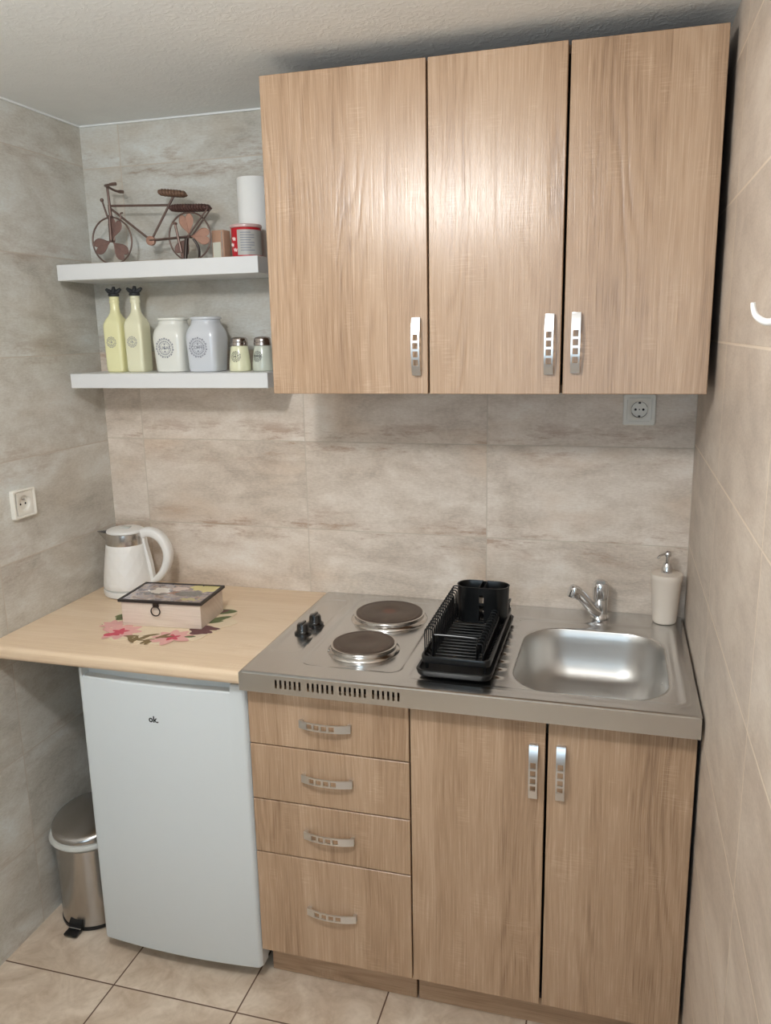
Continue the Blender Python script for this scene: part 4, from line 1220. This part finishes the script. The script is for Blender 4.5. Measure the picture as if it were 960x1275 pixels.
# ------------------------------------------------------------------ sockets and hook
# earthed socket on the back wall, partly under the wall cabinet
so = thing('power_socket', 'square white socket on the back wall under the oak wall cabinet', 'socket', (0.8655, -0.0005, 1.4195))
def plate_ring(bm, s0, s1, y0, y1, r=0.006):
    R_ = []
    for s, y in ((s0, 0.0), (s0, y0), (s0 - 0.002, y1), (s1, y1), (s1 - 0.0004, y1 + 0.0035)):
        R_.append([(px, y, pz) for px, pz in rrect(-s, s, -s, s, r, 4)])
    return loft(bm, R_, False, False)
b = BM(); plate_ring(b, 0.0400, 0.0300, -0.007, -0.009); mesh_obj('frame', b, M['outlet_white'], so, 30)
b = BM()
def dish(bm, rc, depth, s, y, n=48):
    """square insert with a round sunk dish, facing -y"""
    A = [2 * PI * i / n for i in range(n)]
    sq = [(math.cos(a) * s / max(abs(math.cos(a)), abs(math.sin(a))), math.sin(a) * s / max(abs(math.cos(a)), abs(math.sin(a)))) for a in A]
    R_ = [[(px, y + 0.0035, pz) for px, pz in sq], [(px, y, pz) for px, pz in sq]]
    for r, yy in ((rc + 0.002, y), (rc, y + 0.001), (rc - 0.0012, y + depth), (0.002, y + depth)):
        R_.append([(r * math.cos(a), yy, r * math.sin(a)) for a in A])
    return loft(bm, R_, False, True)
dish(b, 0.0205, 0.0050, 0.0294, -0.0095); ins = mesh_obj('insert', b, M['outlet_white'], so, 30)
def disc(bm, x, y, z, r, t=0.0006):
    bm2 = BM(); lathe(bm2, [(r, 0), (r, t)], 0, 0, 16)
    bmesh.ops.rotate(bm2, verts=bm2.verts, matrix=Matrix.Rotation(PI / 2, 3, 'X')); shift(bm2, (x, y, z)); return join(bm, bm2)
b = BM()
for x, z, r in ((-0.0095, 0, 0.0030), (0.0095, 0, 0.0030), (0, 0, 0.0016)): disc(b, x, -0.0046, z, r)
mesh_obj('pin_holes', b, M['dark_hole'], ins, None)
for s in (-1, 1):
    b = BM(); box(b, -0.0030, 0.0030, -0.0090, -0.0046, s * 0.0172 - 0.0022, s * 0.0172 + 0.0022, 0.0006, 1); mesh_obj('earth_clip', b, M['iron'], ins)
b = BM()
for a0 in (0.35, 1.9, 3.5, 5.0):
    bb = BM(); ring_flat(bb, 0.0196, 0.0206, 8, a0, a0 + 0.9); join(b, bb, lambda c: Vector((c.x, -0.0097, c.y)))
mesh_obj('dish_edge', b, M['print_dark'], ins, None)

# socket with an earth pin on the left wall: local +x of the plate runs along -y of the room
s2 = thing('power_socket', 'white socket with a round well on the left wall above the worktop', 'socket', (XL + 0.0005, -0.4065, 1.1985), PI / 2)
b = BM()
R_ = []
def cushion(s, sag):
    out = []
    for px, pz in rrect(-s, s, -s, s, 0.005, 4): out.append((px + 0.0, pz))
    return out
for s, sz, y in ((0.0440, 0.0390, 0.0), (0.0440, 0.0390, -0.008), (0.0425, 0.0378, -0.0115), (0.0385, 0.0345, -0.0125), (0.0345, 0.0310, -0.0095), (0.0330, 0.0300, -0.0085)):
    R_.append([(px * s, y, pz * sz) for px, pz in rrect(-1, 1, -1, 1, 0.14, 5)])
loft(b, R_, False, False); mesh_obj('frame', b, M['outlet_white'], s2, 45)
b = BM(); dish(b, 0.0200, 0.0075, 0.0302, -0.0105); ins = mesh_obj('insert', b, M['outlet_white'], s2, 30)
b = BM(); tube(b, [(0, -0.003, 0.0105), (0, -0.0105, 0.0105), (0, -0.0125, 0.0105)], [0.0024, 0.0024, 0.0012], 12); mesh_obj('earth_pin', b, M['handle'], ins)
b = BM()
for x in (-0.0095, 0.0095): disc(b, x, -0.0031, -0.002, 0.0028)
mesh_obj('pin_holes', b, M['dark_hole'], ins, None)

# hook on the right wall
hk = thing('wall_hook', 'white curved coat hook on the right-hand tiled wall', 'hook', (XR - 0.0005, -1.10, 1.640))
b = BM(); box(b, -0.005, 0.0, -0.013, 0.013, -0.018, 0.060, 0.002); mesh_obj('back_plate', b, M['white_plastic'], hk)
b = BM()
pth = smoothline([(-0.004, 0, 0.030), (-0.009, 0.0, 0.012), (-0.010, 0.002, -0.004), (-0.015, 0.006, -0.0125), (-0.024, 0.012, -0.013), (-0.033, 0.018, -0.006), (-0.0365, 0.020, 0.003), (-0.0375, 0.020, 0.010)], 5)
tube(b, pth, [0.0062 - 0.0034 * (i / (len(pth) - 1)) for i in range(len(pth))], 12)
mesh_obj('prong', b, M['white_plastic'], hk, 60)

# ------------------------------------------------------------------ lights
def area(name, loc, target, size, power, col, shape='DISK', sy=None, spread=None):
    l = bpy.data.lights.new(name, 'AREA'); l.shape = shape; l.size = size
    if sy: l.size_y = sy
    if spread: l.spread = spread
    l.energy = power; l.color = col
    o = bpy.data.objects.new(name, l); COL.objects.link(o)
    o.location = loc
    o.rotation_euler = (Vector(target) - Vector(loc)).to_track_quat('-Z', 'Y').to_euler()
    return o
l = bpy.data.lights.new('ceiling_lamp_light', 'POINT'); l.energy = 31.0; l.color = (0.985, 0.985, 0.985); l.shadow_soft_size = 0.055
o = bpy.data.objects.new('ceiling_lamp_light', l); COL.objects.link(o); o.location = (0.17, -1.62, HC - 0.15)
area('window_daylight', ((wx0 + wx1) / 2, YF - 0.14, (wz0 + wz1) / 2), (-0.3, 0, (wz0 + wz1) / 2 + 0.35), wx1 - wx0, 15.0, (0.62, 0.83, 1.0), 'RECTANGLE', wz1 - wz0)
wd = bpy.data.worlds.new('World'); scene.world = wd; wd.use_nodes = True
wd.node_tree.nodes['Background'].inputs[0].default_value = (0.75, 0.86, 1.0, 1); wd.node_tree.nodes['Background'].inputs[1].default_value = 0.6

# ------------------------------------------------------------------ camera
cam = bpy.data.cameras.new('Camera'); co = bpy.data.objects.new('Camera', cam); COL.objects.link(co)
r_ = Vector((0.96214055, 0.27189159, -0.0189873)); u_ = Vector((-0.0404669, 0.21139721, 0.97656216)); f_ = Vector((-0.2695329, 0.9388217, -0.21439644))
co.matrix_world = Matrix(((r_.x, u_.x, -f_.x, 0.8135), (r_.y, u_.y, -f_.y, -2.1870), (r_.z, u_.z, -f_.z, 1.6223), (0, 0, 0, 1)))
cam.sensor_fit = 'VERTICAL'; cam.sensor_height = 24.0; cam.sensor_width = 24.0
cam.lens = 1015.2816 / 1275 * 24.0
cam.clip_start = 0.02
scene.camera = co

scene.view_settings.view_transform = 'Standard'
scene.view_settings.look = 'None'
scene.view_settings.exposure = 0.09
scene.view_settings.gamma = 1.0
scene.view_settings.use_curve_mapping = False
scene.cycles.use_denoising = True
scene.cycles.max_bounces = 10
scene.cycles.diffuse_bounces = 6
